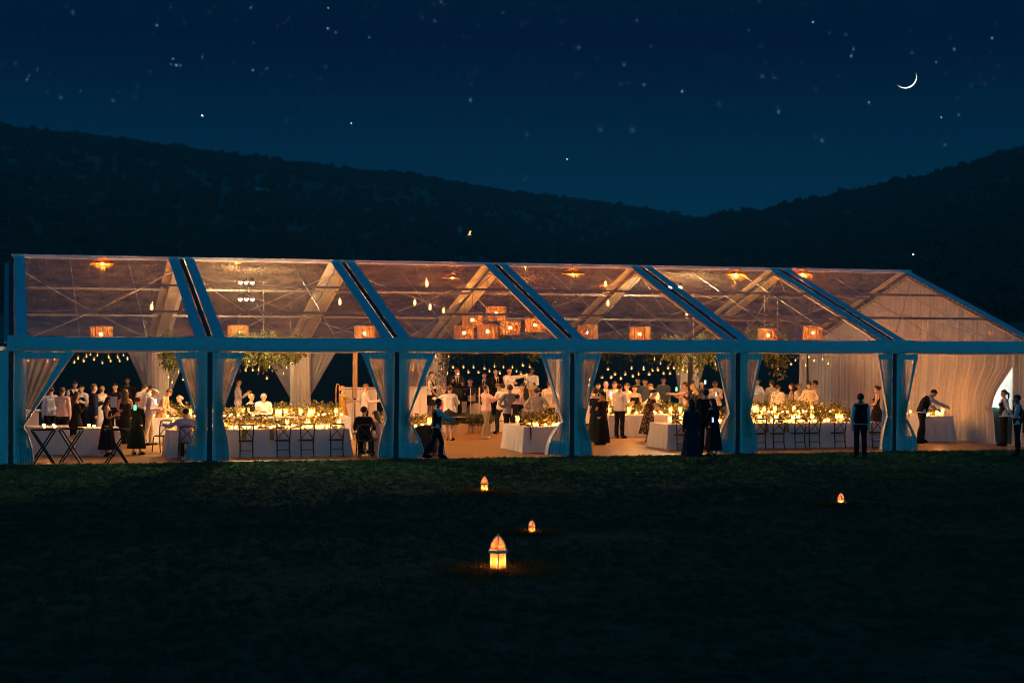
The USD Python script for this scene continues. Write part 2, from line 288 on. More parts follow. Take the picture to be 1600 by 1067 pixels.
for i in range(NB+1):                                                 # white fabric sleeves either side of each post
    for side, y in ((-1, 0.0), (1, 2*HW)):
        for s in (-1, 1):
            if i == NB and s > 0 and side > 0: continue
            u = np.linspace(0, 1, 7); v = np.linspace(0, 1, 14); P = np.zeros((7, 14, 3))
            for a, uu in enumerate(u):
                for b, vv in enumerate(v):
                    wd = .30*(1+.12*math.sin(5*vv+i+s)*vv); fl = vv**6*.14
                    P[a, b] = (BAY*i+s*(.07+uu*(wd+fl)), y+side*(.09+.02*math.sin(6*uu+2*vv+i)+fl*.4*math.sin(9*uu)), 2.9-2.88*vv)
            obj('post_sleeve', grid(P), M['pvc'], tent, smooth=True)
# the floor under the tent
obj('tent_floor', grid(np.stack([*np.meshgrid(np.linspace(-.4, LEN+.4, 13), np.linspace(-.35, 2*HW+.4, 9), indexing='ij'), np.full((13, 9), .0)], -1)), M['floor'], kind='structure', label='tan plywood floor under the tent')
# ---------------------------------------------------------------- people: one smooth body, posed by its bones
J0 = dict(pelvis=(0, 0, .96), spine=(0, -.012, 1.12), chest=(0, -.015, 1.30), neck=(0, -.015, 1.475), head=(0, .005, 1.56), top=(0, .01, 1.75))
BONES = ['pelvis', 'spine', 'chest', 'neck', 'head', 'ual', 'fal', 'hal', 'uar', 'far', 'har', 'thl', 'shl', 'ftl', 'thr', 'shr', 'ftr']
PARENT = dict(pelvis=None, spine='pelvis', chest='spine', neck='chest', head='neck', ual='chest', fal='ual', hal='fal', uar='chest', far='uar', har='far', thl='pelvis', shl='thl', ftl='shl', thr='pelvis', shr='thr', ftr='shr')
def V(*a): return np.array(a, float)
def template(fem):
    sw, hw, ww = (.162, .10, .058) if fem else (.183, .092, .072)
    seg = {k: (V(*J0[k]), V(*J0[n])) for k, n in (('pelvis', 'spine'), ('spine', 'chest'), ('chest', 'neck'), ('neck', 'head'), ('head', 'top'))}
    for s, c in ((-1, 'l'), (1, 'r')):
        d = V(s*.56, 0, -.83); d /= np.linalg.norm(d); sh = V(s*sw, -.012, 1.42); el = sh+d*.285; wr = el+d*.25
        seg['ua'+c], seg['fa'+c], seg['ha'+c] = (sh, el), (el, wr), (wr, wr+d*.18)
        hp, kn, an = V(s*hw, 0, .93), V(s*(hw+.012), .012, .50), V(s*(hw+.018), -.02, .085)
        seg['th'+c], seg['sh'+c], seg['ft'+c] = (hp, kn), (kn, an), (an, V(s*(hw+.03), .15, .03))
    def sp(c, r, n=14): return m3.Manifold.sphere(r, n).translate(tuple(map(float, c)))
    def hull(*cr, n=14): return m3.Manifold.batch_hull([sp(c, r, n) for c, r in cr])
    g = []
    ch = .094 if fem else .105
    g += [hull((V(-.085, -.01, 1.33), ch), (V(.085, -.01, 1.33), ch), (V(-ww, 0, 1.14), .088), (V(ww, 0, 1.14), .088), n=18),
          hull((V(-ww, 0, 1.14), .088), (V(ww, 0, 1.14), .088), (V(-hw+.005, -.01, .965), .105 if fem else .1), (V(hw-.005, -.01, .965), .105 if fem else .1), (V(0, 0, .9), .08), n=18),
          hull((V(-sw+.01, -.012, 1.415), .056), (V(sw-.01, -.012, 1.415), .056), (V(-.06, -.01, 1.36), .085), (V(.06, -.01, 1.36), .085), (V(0, -.018, 1.47), .06)),
          hull((J0['neck'], .058 if not fem else .05), (V(0, .002, 1.60), .052 if not fem else .046))]
    if fem: g += [hull((V(s*.07, .07, 1.30), .048), (V(s*.07, .02, 1.31), .06)) for s in (-1, 1)]
    g += [hull((V(0, -.014, 1.672), .086), (V(0, .018, 1.668), .077), n=20), hull((V(0, .018, 1.655), .07), (V(0, .048, 1.572), .034), (V(-.03, .02, 1.585), .035), (V(.03, .02, 1.585), .035)),
          hull((V(0, .088, 1.655), .010), (V(0, .104, 1.625), .014), (V(0, .085, 1.618), .012), n=8), hull((V(-.03, .078, 1.673), .012), (V(.03, .078, 1.673), .012), n=8),
          hull((V(-.018, .078, 1.594), .011), (V(.018, .078, 1.594), .011), n=8)]
    g += [hull((V(s*.083, -.004, 1.668), .016), (V(s*.08, .0, 1.63), .011), n=8) for s in (-1, 1)]
    k = .86 if fem else 1.0
    for s, c in ((-1, 'l'), (1, 'r')):
        a, b = seg['ua'+c]; g += [hull((a, .058*k), (a*.5+b*.5+V(0, .004, 0), .05*k), (b, .041*k))]
        a, b = seg['fa'+c]; g += [hull((a, .041*k), (a*.65+b*.35, .042*k), (b, .027*k))]
        w, t = seg['ha'+c]; d = (t-w)/np.linalg.norm(t-w); f = V(0, 1, 0); o = np.cross(d, f)*s
        g += [hull((w, .025*k), (w+d*.075+f*.03, .014), (w+d*.08-f*.028, .013), n=10)]
        for q, L in ((.033, .068), (.011, .08), (-.010, .074), (-.030, .056)):   # four unequal fingers, a little curled
            r0 = w+d*.078+f*q; r1 = r0+(d*.9-o*.28)*L*.55; r2 = r1+(d*.6-o*.7)*L*.5
            g += [hull((r0, .0105), (r1, .0095), n=8), hull((r1, .0095), (r2, .008), n=8)]
        t0 = w+d*.02+f*.025; t1 = t0+(d*.6+f*.7)*.045; g += [hull((t0, .013), (t1, .011), n=8), hull((t1, .011), (t1+d*.03+f*.008-o*.01, .009), n=8)]
        a, b = seg['th'+c]; g += [hull((a+V(0, -.005, 0), .092 if not fem else .095), (a*.5+b*.5, .075), (b, .056))]
        a, b = seg['sh'+c]; g += [hull((a, .056*k), (a*.68+b*.32+V(0, -.018, 0), .057*k), (b, .037*k))]
        an, toe = seg['ft'+c]; g += [hull((an, .038*k), (an+V(0, -.035, -.05), .033), (toe+V(0, -.05, .008), .036), (toe, .026), n=10)]
    m = m3.Manifold.batch_boolean(g, m3.OpType.Add).refine_to_length(.045)
    mm = m.to_mesh(); t = trimesh.Trimesh(mm.vert_properties[:, :3], mm.tri_verts, process=False)
    t.merge_vertices(); rest = t.vertices.copy(); s = t.copy(); trimesh.smoothing.filter_taubin(s, .5, .53, 8)
    fine = (rest[:, 2] > 1.56)[:, None] | (np.min([np.linalg.norm(rest-seg['ha'+c][1], axis=1) for c in 'lr'], 0) < .13)[:, None]
    v = np.where(fine, rest*.7+s.vertices*.3, s.vertices); v[:, 2] -= v[:, 2].min()
    t = trimesh.Trimesh(v, t.faces, process=False)
    R = dict(pelvis=.11, spine=.1, chest=.11, neck=.05, head=.09, ua=.05, fa=.04, ha=.03, th=.08, sh=.05, ft=.035)
    D = np.zeros((len(v), len(BONES)))
    for i, b in enumerate(BONES):
        a, c = seg[b]; ab = c-a; u = np.clip((v-a)@ab/(ab@ab), 0, 1); D[:, i] = np.linalg.norm(v-a-u[:, None]*ab, axis=1)-R.get(b, R.get(b[:2], .05))
    W = np.exp(-(D-D.min(1, keepdims=True))/.022)
    for s, c, o in ((-1, 'l', 'r'), (1, 'r', 'l')):                    # nothing of one side follows the other side's limbs
        for b in ('ua', 'fa', 'ha', 'th', 'sh', 'ft'): W[v[:, 0]*s < -.02, BONES.index(b+c)] = 0
    W[v[:, 2] < .80, :5] = 0
    W[W < .04] = 0; W /= W.sum(1, keepdims=True)
    e = t.edges_unique
    for _ in range(4):
        A = W.copy(); n = np.ones(len(v)); np.add.at(A, e[:, 0], W[e[:, 1]]); np.add.at(A, e[:, 1], W[e[:, 0]]); np.add.at(n, e.ravel(), 1); W = A/n[:, None]
    nrm = t.vertex_normals.copy()
    for _ in range(3):
        A = nrm.copy(); np.add.at(A, e[:, 0], nrm[e[:, 1]]); np.add.at(A, e[:, 1], nrm[e[:, 0]]); nrm = A/np.linalg.norm(A, axis=1, keepdims=True)
    return dict(v=v, f=np.asarray(t.faces), W=W, seg=seg, n=nrm, dom=W.argmax(1), fem=fem, e=e)
TM = {False: template(False), True: template(True)}
def rot_min(a, b):
    a = a/np.linalg.norm(a); b = b/np.linalg.norm(b); v = np.cross(a, b); c = a@b
    if c < -.9999: return np.diag([1.0, -1, -1])
    K = np.array([[0, -v[2], v[1]], [v[2], 0, -v[0]], [-v[1], v[0], 0]]); return np.eye(3)+K+K@K/(1+c)
def rx(a): c, s = math.cos(a), math.sin(a); return np.array([[1, 0, 0], [0, c, -s], [0, s, c]])
def ry(a): c, s = math.cos(a), math.sin(a); return np.array([[c, 0, s], [0, 1, 0], [-s, 0, c]])
def rz_(a): c, s = math.cos(a), math.sin(a); return np.array([[c, -s, 0], [s, c, 0], [0, 0, 1]])
def pose_bones(t, p):
    """p: lean, side, twist, nod, turn in degrees; al, ar = (upper arm, forearm) directions for the left and right; ll, lr = (thigh, shin) directions; body frame x right, y forward"""
    dg = lambda k: math.radians(p.get(k, 0)); seg = t['seg']; R, O = {}, {}
    Rp = rx(-dg('lean')*.35)@ry(dg('side')*.4) if not p.get('sit') else rx(-dg('lean')*.2)
    Rs = rx(-dg('lean')*.75)@ry(dg('side')*.8)@rz_(dg('twist')*.5); Rc = rx(-dg('lean'))@ry(dg('side'))@rz_(dg('twist'))
    R['pelvis'], R['spine'], R['chest'] = Rp, Rs, Rc
    R['head'] = Rc@rz_(dg('turn'))@rx(-dg('nod')); R['neck'] = Rc@rz_(dg('turn')*.5)@rx(-dg('nod')*.5)
    for s, c in ((-1, 'l'), (1, 'r')):
        ud, fd = p.get('a'+c, ((s*.16, .02, -1), (s*.04, .16, -1))); ud, fd = Rc@V(*ud) if not p.get('abs') else V(*ud), Rc@V(*fd) if not p.get('abs') else V(*fd)
        rest = lambda b: seg[b][1]-seg[b][0]
        R['ua'+c] = rot_min(Rc@rest('ua'+c), ud)@Rc; R['fa'+c] = rot_min(R['ua'+c]@rest('fa'+c), fd)@R['ua'+c]; R['ha'+c] = R['fa'+c]
        td, sd = p.get('l'+c, ((s*.03, .0, -1), (s*.02, -.04, -1)))
        R['th'+c] = rot_min(rest('th'+c), V(*td)); R['sh'+c] = rot_min(R['th'+c]@rest('sh'+c), V(*sd))@R['th'+c]
        R['ft'+c] = rz_(-s*math.radians(9))@rx(math.radians(p.get('toe', 0)))
    for b in BONES:
        pa = PARENT[b]
        O[b] = t['seg'][b][0] if pa is None else O[pa]+R[pa]@(t['seg'][b][0]-t['seg'][pa][0])
    return R, O
def skin(t, R, O, v, W):
    out = np.zeros_like(v)
    for i, b in enumerate(BONES):
        w = W[:, i:i+1]
        if w.max() > 0: out += w*((v-t['seg'][b][0])@R[b].T+O[b])
    return out
SKIN = [pbr('skin_light', (.55, .36, .27), .5, var=.06), pbr('skin_tan', (.42, .26, .18), .5, var=.06), pbr('skin_deep', (.16, .09, .06), .5, var=.06)]
HAIR = dict(black=pbr('black_hair', (.012, .010, .009), .7, var=.3, scale=40), brown=pbr('brown_hair', (.06, .035, .02), .5, var=.3, scale=40), blond=pbr('blond_hair', (.36, .24, .11), .5, var=.3, scale=40), grey=pbr('grey_hair', (.34, .32, .30), .5, var=.3, scale=40), red=pbr('auburn_hair', (.16, .06, .025), .5, var=.3, scale=40))
CL = {}
def fab(k, col): CL[k] = pbr(k+'_fabric', col, .9, var=.12, scale=18, bump=.25, bscale=30, specular_ior_level=.08)
for k, c in dict(white=(.74, .72, .70), ice=(.55, .64, .74), pink=(.70, .48, .45), lilac=(.42, .38, .52), grey=(.30, .30, .32), black=(.014, .014, .017), charcoal=(.03, .032, .038), navy=(.015, .022, .05), khaki=(.38, .31, .22), cream=(.66, .60, .48), green=(.008, .020, .017), teal=(.012, .026, .028), orange=(.62, .30, .12), mustard=(.45, .27, .06), rose=(.55, .16, .17), plum=(.06, .025, .06), slate=(.10, .12, .16), silver=(.45, .40, .34), shoe=(.012, .010, .009), brownshoe=(.10, .055, .03), beige=(.50, .40, .30)).items(): fab(k, c)
CL['floral'] = T('floral_print', {'tc': ('texture_coordinate', {}), 'v': ('voronoi_texture', {'scale': 16.0}), 'r': ('rgb_ramp', {'ramp': [(0, (.42, .22, .2)), (.35, (.30, .2, .12)), (.45, (.03, .03, .03)), (1, (.03, .03, .03))]}), 'p': ('principled_bsdf', {'roughness': .9, 'specular_ior_level': .08})}, [('tc.object', 'v.vector'), ('v.distance', 'r.fac'), ('r.color', 'p.base_color')], surface='p.BSDF')
CL['print'] = T('pale_print', {'tc': ('texture_coordinate', {}), 'v': ('voronoi_texture', {'scale': 14.0}), 'r': ('rgb_ramp', {'ramp': [(0, (.12, .08, .07)), (.3, (.3, .2, .16)), (.4, (.7, .62, .52)), (1, (.72, .66, .56))]}), 'p': ('principled_bsdf', {'roughness': .9, 'specular_ior_level': .08})}, [('tc.object', 'v.vector'), ('v.distance', 'r.fac'), ('r.color', 'p.base_color')], surface='p.BSDF')
EYE_M = pbr('dark_eye', (.02, .015, .012), .2)
def shell(t, field, off, seed=0, fold=.0):
    """the part of the body's surface where the field is positive, cut cleanly, set off outwards: a garment in the rest pose"""
    f = t['f']; k = (field[f] > 0).sum(1); whole = f[k == 3]; cut = f[(k == 1) | (k == 2)]
    v, n, W = t['v'], t['n'], t['W']; N = len(v); new, tri = [], []
    for a in cut:
        p = field[a] > 0; i = int(np.argmax(p == (p.sum() == 1))); a0, a1, a2 = a[i], a[(i+1) % 3], a[(i+2) % 3]
        q = []
        for x, y in ((a0, a1), (a0, a2)):
            q.append(N+len(new)); new.append((x, y, field[x]/(field[x]-field[y])))
        tri += [(a0, q[0], q[1])] if p.sum() == 1 else [(q[0], a1, a2), (q[0], a2, q[1])]
    if new:
        e = np.array([x[:2] for x in new]); w = np.array([x[2] for x in new])[:, None]
        v, n, W = (np.vstack([A, A[e[:, 0]]*(1-w)+A[e[:, 1]]*w]) for A in (v, n, W))
    f = np.vstack([whole, np.array(tri, int).reshape(-1, 3)]); u, inv = np.unique(f, return_inverse=True)
    v, n, W = v[u], n[u], W[u]
    o = off(v) if callable(off) else off
    v = v+n*np.reshape(o, (-1, 1))
    if fold: v = v+n*((meshkit.fbm(v*np.array([16, 16, 9])+seed, 2, seed)-.5)*fold)[:, None]
    return v, inv.reshape(-1, 3), W
def person(px=None, y=None, H=1.75, fem=False, face=0.0, top='white', bottom='black', hair='brown', style='short', skn=0, outer=None, pose=None, label='', group=None, Y=None, z=0.0, X=None, sleeve=1.3, seat=None, long=.5, width=1.0, shoe='shoe', apron=False):
    """px, y: the picture's column of the body and row of the top of the head, which give the distance for the height H (over z); face: degrees, 0 looks away from the camera"""
    t = TM[fem]; pose = dict(pose or {}); R, O = pose_bones(t, pose)
    pv = skin(t, R, O, t['v'], t['W'])
    zmin, zmax = pv[:, 2].min(), pv[:, 2].max()+.012
    std = 1.77 if not fem else 1.77
    if seat is not None:
        s = H/1.77; dz = seat-(O['pelvis'][2]-.10)*s; Htop = zmax*s+dz
    else:
        s = H/1.77; dz = -zmin*s; Htop = (zmax-zmin)*s
    if X is None:
        if Y is None:
            lo, hi = -20.0, 40.0
            for _ in range(40):
                mid = (lo+hi)/2
                if atY(px, y, mid)[2] > z+Htop: lo = mid
                else: hi = mid
            Y = (lo+hi)/2
        X = atY(px, 528, Y)[0]
    hx, hy = (O['pelvis'][:2]*.5+O['head'][:2]*.5)*s*width
    ang = math.radians(face)-YAW
    c, sn = math.cos(ang), math.sin(ang)
    X0, Y0 = X-(hx*c-hy*sn), Y-(hx*sn+hy*c)
    o = thing('person', label, 'person', (X0, Y0, z+dz), ang, group, (s*width, s*width, s))
    v0, dom, W = t['v'], t['dom'], t['W']
    bi = {b: i for i, b in enumerate(BONES)}; sd = sum(map(ord, label)) % 997
    P = lambda vv, WW: skin(t, R, O, vv, WW)
    obj('body', (pv, t['f']), SKIN[skn], o, smooth=True)
    He = lambda vv: (np.asarray(vv)-t['seg']['head'][0])@R['head'].T+O['head']
    for sx in (-1, 1): eye = ell((sx*.031, .078, 1.655), (.013, .008, .008), 1); eye.vertices = He(eye.vertices); obj('eye', eye, EYE_M, o)
    ix = lambda *bs: W[:, [bi[b] for b in bs]].sum(1)
    z0 = v0[:, 2]; Wa = ix('ual', 'fal', 'hal', 'uar', 'far', 'har'); off_arm = (.5-Wa)*.2; mn = lambda *q: np.minimum.reduce([np.broadcast_to(x, z0.shape) for x in q])
    armlen = np.zeros(len(v0))
    for cc in 'lr':
        a = t['seg']['ua'+cc][0]; d = t['seg']['ha'+cc][1]-a; L = np.linalg.norm(d); armlen = np.maximum(armlen, np.where(Wa > .3, ((v0-a)@d)/(L*L)*((v0[:, 0] < 0) == (cc == 'l')), 0))
    above = lambda h: np.where(Wa > .5, .3, z0-h)
    sl = lambda m: np.where(Wa > .3, m-armlen, .3)
    dress = bottom.startswith(('dress', 'strap')); skirted = dress or bottom.startswith('skirt')
    if not skirted:
        g = shell(t, mn(1.02-z0, z0-.06, off_arm), lambda v: .012+.016*np.clip((.55-v[:, 2])/.5, 0, 1), sd, .018)
        obj('trousers', (P(g[0], g[2]), g[1]), CL[bottom], o, smooth=True)
    if not dress:
        g = shell(t, mn(above(.90 if outer is None else .93), 1.487-z0, sl(sleeve*.62)), lambda v: .014+.014*np.clip((1.2-v[:, 2])/.2, 0, 1)*(np.abs(v[:, 0]) < .25), sd, .026)
        obj('shirt', (P(g[0], g[2]), g[1]), CL[top], o, smooth=True)
    else:
        g = shell(t, mn(above(.92), (1.43 if bottom.startswith('dress') else 1.35)-z0, sl(sleeve*.62) if sleeve > .2 else off_arm), .012, sd, .012)
        obj('bodice', (P(g[0], g[2]), g[1]), CL[top], o, smooth=True)
    if skirted:
        nu, nv = 36, 12; a = np.linspace(0, 2*PI, nu); q = np.linspace(0, 1, nv); S = np.zeros((nu, nv, 3))
        for j, qq in enumerate(q):
            zz = 1.06+(long-1.06)*qq; hipb = math.sin(min(1, qq*3)*PI/2)
            rxx = .118+.075*hipb+.10*qq**1.3; ryy = .10+.06*hipb+.10*qq**1.3
            k = 1+.07*qq*np.sin(9*a+sd)+.03*qq*np.sin(5*a+2*sd); k[-1] = k[0]
            S[:, j] = np.stack([np.cos(a)*rxx*k, np.sin(a)*ryy*k-.01, np.full(nu, zz+.012*math.sin(sd+j))], 1)
        SV = S.reshape(-1, 3)
        if pose.get('sit'):
            dd = np.clip(.97-SV[:, 2], 0, 2); th = np.clip(dd, 0, .45); sh = np.clip(dd-.45, 0, 1); m = np.clip(dd/.12, 0, 1); m2 = np.clip(sh/.08, 0, 1)
            yy, zz = SV[:, 1].copy(), SV[:, 2].copy(); flat = yy*.75
            SV = np.stack([SV[:, 0], yy*(1-m)+m*(th+.06)+m2*yy*.7, np.where(dd > 0, .97-(1-m)*dd*.3+m*(1-m2)*flat*.9-.02, zz)-sh], 1)
            SV = SV-t['seg']['pelvis'][0]+O['pelvis']
        else:
            ft = (O['ftl']+O['ftr'])/2-(t['seg']['ftl'][0]+t['seg']['ftr'][0])/2
            k = np.clip((1.0-SV[:, 2])/1.0, 0, 1)[:, None]; base = (SV-t['seg']['pelvis'][0])@R['pelvis'].T+O['pelvis']
            SV = base+k*k*np.array([ft[0], ft[1], 0])*.9
        obj('skirt', grid(SV.reshape(nu, nv, 3)), CL[top if dress else bottom[5:].strip('_')], o, smooth=True)
    if outer:
        kind, colr = outer.split(':'); front = v0[:, 1] > .02
        if kind == 'vest':
            vee = np.where(front, np.abs(v0[:, 0])-.075*np.clip((z0-1.16)/.25, 0, 1.4)-.004, .3)
            g = shell(t, mn(z0-.95, 1.465-z0, (.148 if fem else .172)-np.abs(v0[:, 0]), vee), .034, sd, .01)
        elif kind == 'apron':
            g = shell(t, mn(1.34-z0, z0-.58, v0[:, 1]+.02, off_arm), .042, sd, .01)
        else:
            vee = np.where(front, np.abs(v0[:, 0])-.06*np.clip((z0-.98)/.42, .08, 1.2), .3)
            g = shell(t, mn(above(.80), 1.485-z0, sl(.80), vee), lambda v: .030+.012*np.clip((1.1-v[:, 2])/.25, 0, 1)*(np.abs(v[:, 0]) < .28), sd, .02)
        obj({'vest': 'waistcoat', 'apron': 'apron'}.get(kind, 'jacket'), (P(g[0], g[2]), g[1]), CL[colr], o, smooth=True)
        if not fem and kind != 'apron':
            tie = bar((0, .113, 1.45), (0, .130, 1.08), .045, .012, (0, 1, 0)); tie.vertices = (tie.vertices-t['seg']['chest'][0])@R['chest'].T+O['chest']
            obj('tie', tie, CL['black'], o)
    for c2 in ('ftl', 'ftr'): g = shell(t, mn((W[:, bi[c2]]-.35)*.2, .115-z0), .012, sd); obj('shoe', (P(g[0], g[2]), g[1]), CL[shoe], o, smooth=True)
    # hair: a cap over the skull in the head's own frame, the face left open
    if style != 'bald':
        ic = trimesh.creation.icosphere(3); hv = ic.vertices*np.array([.094, .108, .104])+np.array([0, -.008, 1.675])
        hv += ic.vertices*((meshkit.fbm(ic.vertices*5+sd, 2, sd)-.5)*.026)[:, None]
        line = 1.655+.045*np.clip((ic.vertices[:, 1]+.1)/.5, -1.6, 1.0)+(0 if style != 'long' else -.03*(ic.vertices[:, 1] < .3))
        keep = (hv[:, 2] > line)
        f = ic.faces[keep[ic.faces].all(1)]; parts = [trimesh.Trimesh(hv, f, process=False)]
        if style in ('bun', 'updo'): parts.append(ell((0, -.11, 1.70 if style == 'bun' else 1.655), (.052, .05, .05), 2))
        if style == 'pony': parts += [tube([(0, -.10, 1.69), (0, -.145, 1.66), (0, -.15, 1.56), (0, -.13, 1.44)], [.025, .034, .03, .008], 8)]
        if style == 'long':
            a = np.linspace(PI*1.02, PI*1.98, 15)+0; a = np.linspace(-PI*.12, -PI*.88, 15); q = np.linspace(0, 1, 9); S = np.zeros((15, 9, 3))
            for j, qq in enumerate(q): S[:, j] = np.stack([np.cos(a)*(.096+.03*qq), np.sin(a)*(.105+.0*qq)-.012-.02*qq, np.full(15, 1.69-.36*qq)+.02*np.sin(5*a)*qq], 1)
            parts.append(grid(S)); S2 = S.copy(); S2[..., 1] += .03; g2 = grid(S2); g2.invert(); parts.append(g2)
        hm = cat_(parts); hm.vertices = He(hm.vertices); obj('hair', hm, HAIR[hair], o, smooth=True)
    loc = np.array([X0, Y0, z+dz])
    def world(q): q = np.asarray(q)*np.array([s*width, s*width, s]); return loc+np.array([q[0]*c-q[1]*sn, q[0]*sn+q[1]*c, q[2]])
    hands = {cc: world(O['ha'+cc]+R['ha'+cc]@(t['seg']['ha'+cc][1]-t['seg']['ha'+cc][0])*.55) for cc in 'lr'}
    return dict(prim=o, hands=hands, head=world(O['head']), Y=Y, X=X, ang=ang, fwd=np.array([-sn, c, 0]), right=np.array([c, sn, 0]))
# arm and leg poses
def arms(l=None, r=None):
    A = dict(down=lambda s: ((s*.14, .03, -1), (s*.02, .14, -1)), hold=lambda s: ((s*.18, .12, -1), (-s*.25, .95, .25)), fwd=lambda s: ((s*.12, .55, -.8), (-s*.1, 1, .05)), reach=lambda s: ((s*.1, .8, -.5), (0, 1, -.15)), hip=lambda s: ((s*.55, -.2, -.85), (-s*.75, .35, -.45)),
             up=lambda s: ((s*.35, .6, .4), (s*.05, .5, .8)), phone=lambda s: ((s*.15, .35, -.9), (-s*.15, .85, .55)), fold=lambda s: ((s*.2, .25, -.95), (-s*.85, .55, .15)), side=lambda s: ((s*.8, .35, -.4), (s*.6, .6, .1)), back=lambda s: ((s*.25, -.3, -.95), (-s*.5, -.4, -.6)), table=lambda s: ((s*.3, .45, -.85), (-s*.2, .95, -.12)), wide=lambda s: ((s*.9, .2, -.35), (s*.9, .35, .0)))
    o = {}
    if l: o['al'] = A[l](-1)
    if r: o['ar'] = A[r](1)
    return o
SIT = dict(sit=1, ll=((-.10, 1, -.02), (-.03, .08, -1)), lr=((.10, 1, -.02), (.03, .08, -1)))
WALK = dict(ll=((-.02, .42, -1), (-.01, -.05, -1)), lr=((.02, -.30, -1), (.02, -.62, -1)))
STEP = dict(ll=((-.03, .18, -1), (-.02, -.06, -1)), lr=((.03, -.14, -1), (.02, -.26, -1)))
# ---------------------------------------------------------------- tied-back walls and drapes
M['lantern_lit_blade'] = leafmat('lit_grass_blade', (.20, .17, .06), spec=.02)  # lawn grass with the orange lantern glow put into its blade colour
M['wood_dark'] = pbr('dark_stained_wood', (.035, .022, .014), .5, var=.3, scale=20)
M['wood'] = pbr('tan_wood', (.34, .22, .12), .55, var=.25, scale=12)
M['flame'] = emit('candle_flame', (1.0, .325, .048), 82.0)
M['globe_flame'] = emit('globe_flame', (1.0, .36, .06), 1.6)
M['cup'] = T('frosted_cup', {'c': ('transparent_bsdf', {}), 't': ('translucent_bsdf', {'color': (.92, .80, .60)}), 'g': ('glossy_bsdf', {'color': (1, 1, 1), 'roughness': .1}), 'a': ('mix_closure', {'fac': .22}), 'b': ('mix_closure', {'fac': .05})}, [('c.BSDF', 'a.closure1'), ('t.BSDF', 'a.closure2'), ('a.closure', 'b.closure1'), ('g.BSDF', 'b.closure2')], surface='b.closure')
M['wax'] = T('lit_wax', {'p': ('principled_bsdf', {'base_color': (.8, .62, .36), 'roughness': .5, 'emission_color': (1.0, .40, .09), 'emission_strength': .07})}, surface='p.BSDF')  # weak emission stands in for flame light glowing through the wax
M['glass'] = T('thin_clear_glass', {'c': ('transparent_bsdf', {'color': (.97, .96, .93)}), 'g': ('glossy_bsdf', {'color': (1, 1, 1), 'roughness': .03}), 'lw': ('layer_weight', {'blend': .5}), 'pw': ('math', {'math_type': 'power', 'value2': 4.0}), 'f': ('math', {'math_type': 'multiply_add', 'value2': .7, 'value3': .04}), 'a': ('mix_closure', {})}, [('lw.facing', 'pw.value1'), ('pw.value', 'f.value1'), ('f.value', 'a.fac'), ('c.BSDF', 'a.closure1'), ('g.BSDF', 'a.closure2')], surface='a.closure')
M['bulb'] = emit('glowing_bulb', (1.0, .32, .046), 105.0)
M['bulb_glow'] = T('bulb_glow_shell', {'c': ('transparent_bsdf', {'color': (1, .8, .5)}), 'e': ('emission', {'color': (1.0, .36, .07), 'strength': .16}), 'x': ('mix_closure', {'fac': .5})}, [('c.BSDF', 'x.closure1'), ('e.emission', 'x.closure2')], surface='x.closure')  # emissive shell: the orange glow round the filament is put into the glass
M['dim_bulb'] = emit('dim_drum_bulb', (1.0, .32, .045), 30.0)
M['spot'] = emit('white_spot_bulb', (1.0, .62, .27), 230.0)
M['cord'] = pbr('dark_cord', (.03, .028, .025), .7)
M['rattan'] = cloth('woven_rattan', (.34, .21, .09), .35, scale=30, var=.3)
M['brass'] = pbr('brass', (.62, .42, .14), .3, .9)
M['black_metal'] = pbr('black_metal', (.02, .02, .022), .4, .5)
M['white_panel'] = pbr('white_lacquer_panel', (.74, .71, .66), .4, var=.05)
M['leaf'] = leafmat('green_leaf', (.30, .36, .14), .45)
M['leaf_dark'] = leafmat('dark_green_leaf', (.05, .085, .03), .35)
M['meadow'] = leafmat('meadow_greenery', (.24, .24, .085), .45)
M['petal'] = leafmat('cream_petal', (.80, .74, .55), .45)
M['napkin'] = cloth('mustard_napkin', (.42, .27, .07), .25)
M['ribbon'] = pbr('dark_ribbon', (.03, .03, .03), .7)
def tied_wall(x, s, wtop, y, side, label, group, tie=.64, wtie=.20, wbot=.42, mat=None, band=None, cat='tent wall', depth=.10, zt=2.86):
    """a sidewall of clear film with a white border, gathered to the post and tied, falling loose below"""
    seed = int(x*7+s*3+y) % 13; nu, nv = 41, 34
    def pt(u, v):
        if v < tie: k = v/tie; w = wtop+(wtie-wtop)*(k**.95 if wtop < 1.2 else k); amp = .02+.05*k
        else: k = (v-tie)/(1-tie); w = wtie+(wbot-wtie)*math.sin(k*PI/2)**.8; amp = .07+.02*k
        xx = x+s*(.13+u*w)
        return (xx, y+side*(.13+depth*.4*u)+amp*(math.sin(2*PI*u*6.5+seed+1.2*v)+.45*math.sin(2*PI*u*11.3+2*seed+3*v))*(.3+.7*min(1, u*4))+.012*math.sin(17*u+9*v), zt-(zt-.02)*v-(.05*math.sin(2*PI*u*6.5+seed) if v > .98 else 0))
    us = np.linspace(0, 1, nu); vs = np.linspace(0, 1, nv); P = np.array([[pt(u, v) for v in vs] for u in us])
    t = thing('tied_back_wall', label, cat, group=group)
    i = int(nu*.80)
    if mat: obj('drape', grid(P), mat, t, smooth=True)
    else:
        obj('clear_film', grid(P[:i+1, 2:nv-5]), M['vinyl_side'], t, smooth=True)
        obj('border', grid(P[i:, :nv-5]), M['pvc'], t, smooth=True)
        obj('header', grid(P[:i+1, :3]), M['pvc'], t, smooth=True)
        obj('hem', grid(P[:, nv-6:]), M['pvc'], t, smooth=True)
    q = [np.array(pt(u, tie))+np.array([0, side*.02, 0]) for u in np.linspace(-.05, 1.02, 9)]
    obj('tie_band', tube(q, .018, 6), M['pvc'] if mat is None else mat, t)
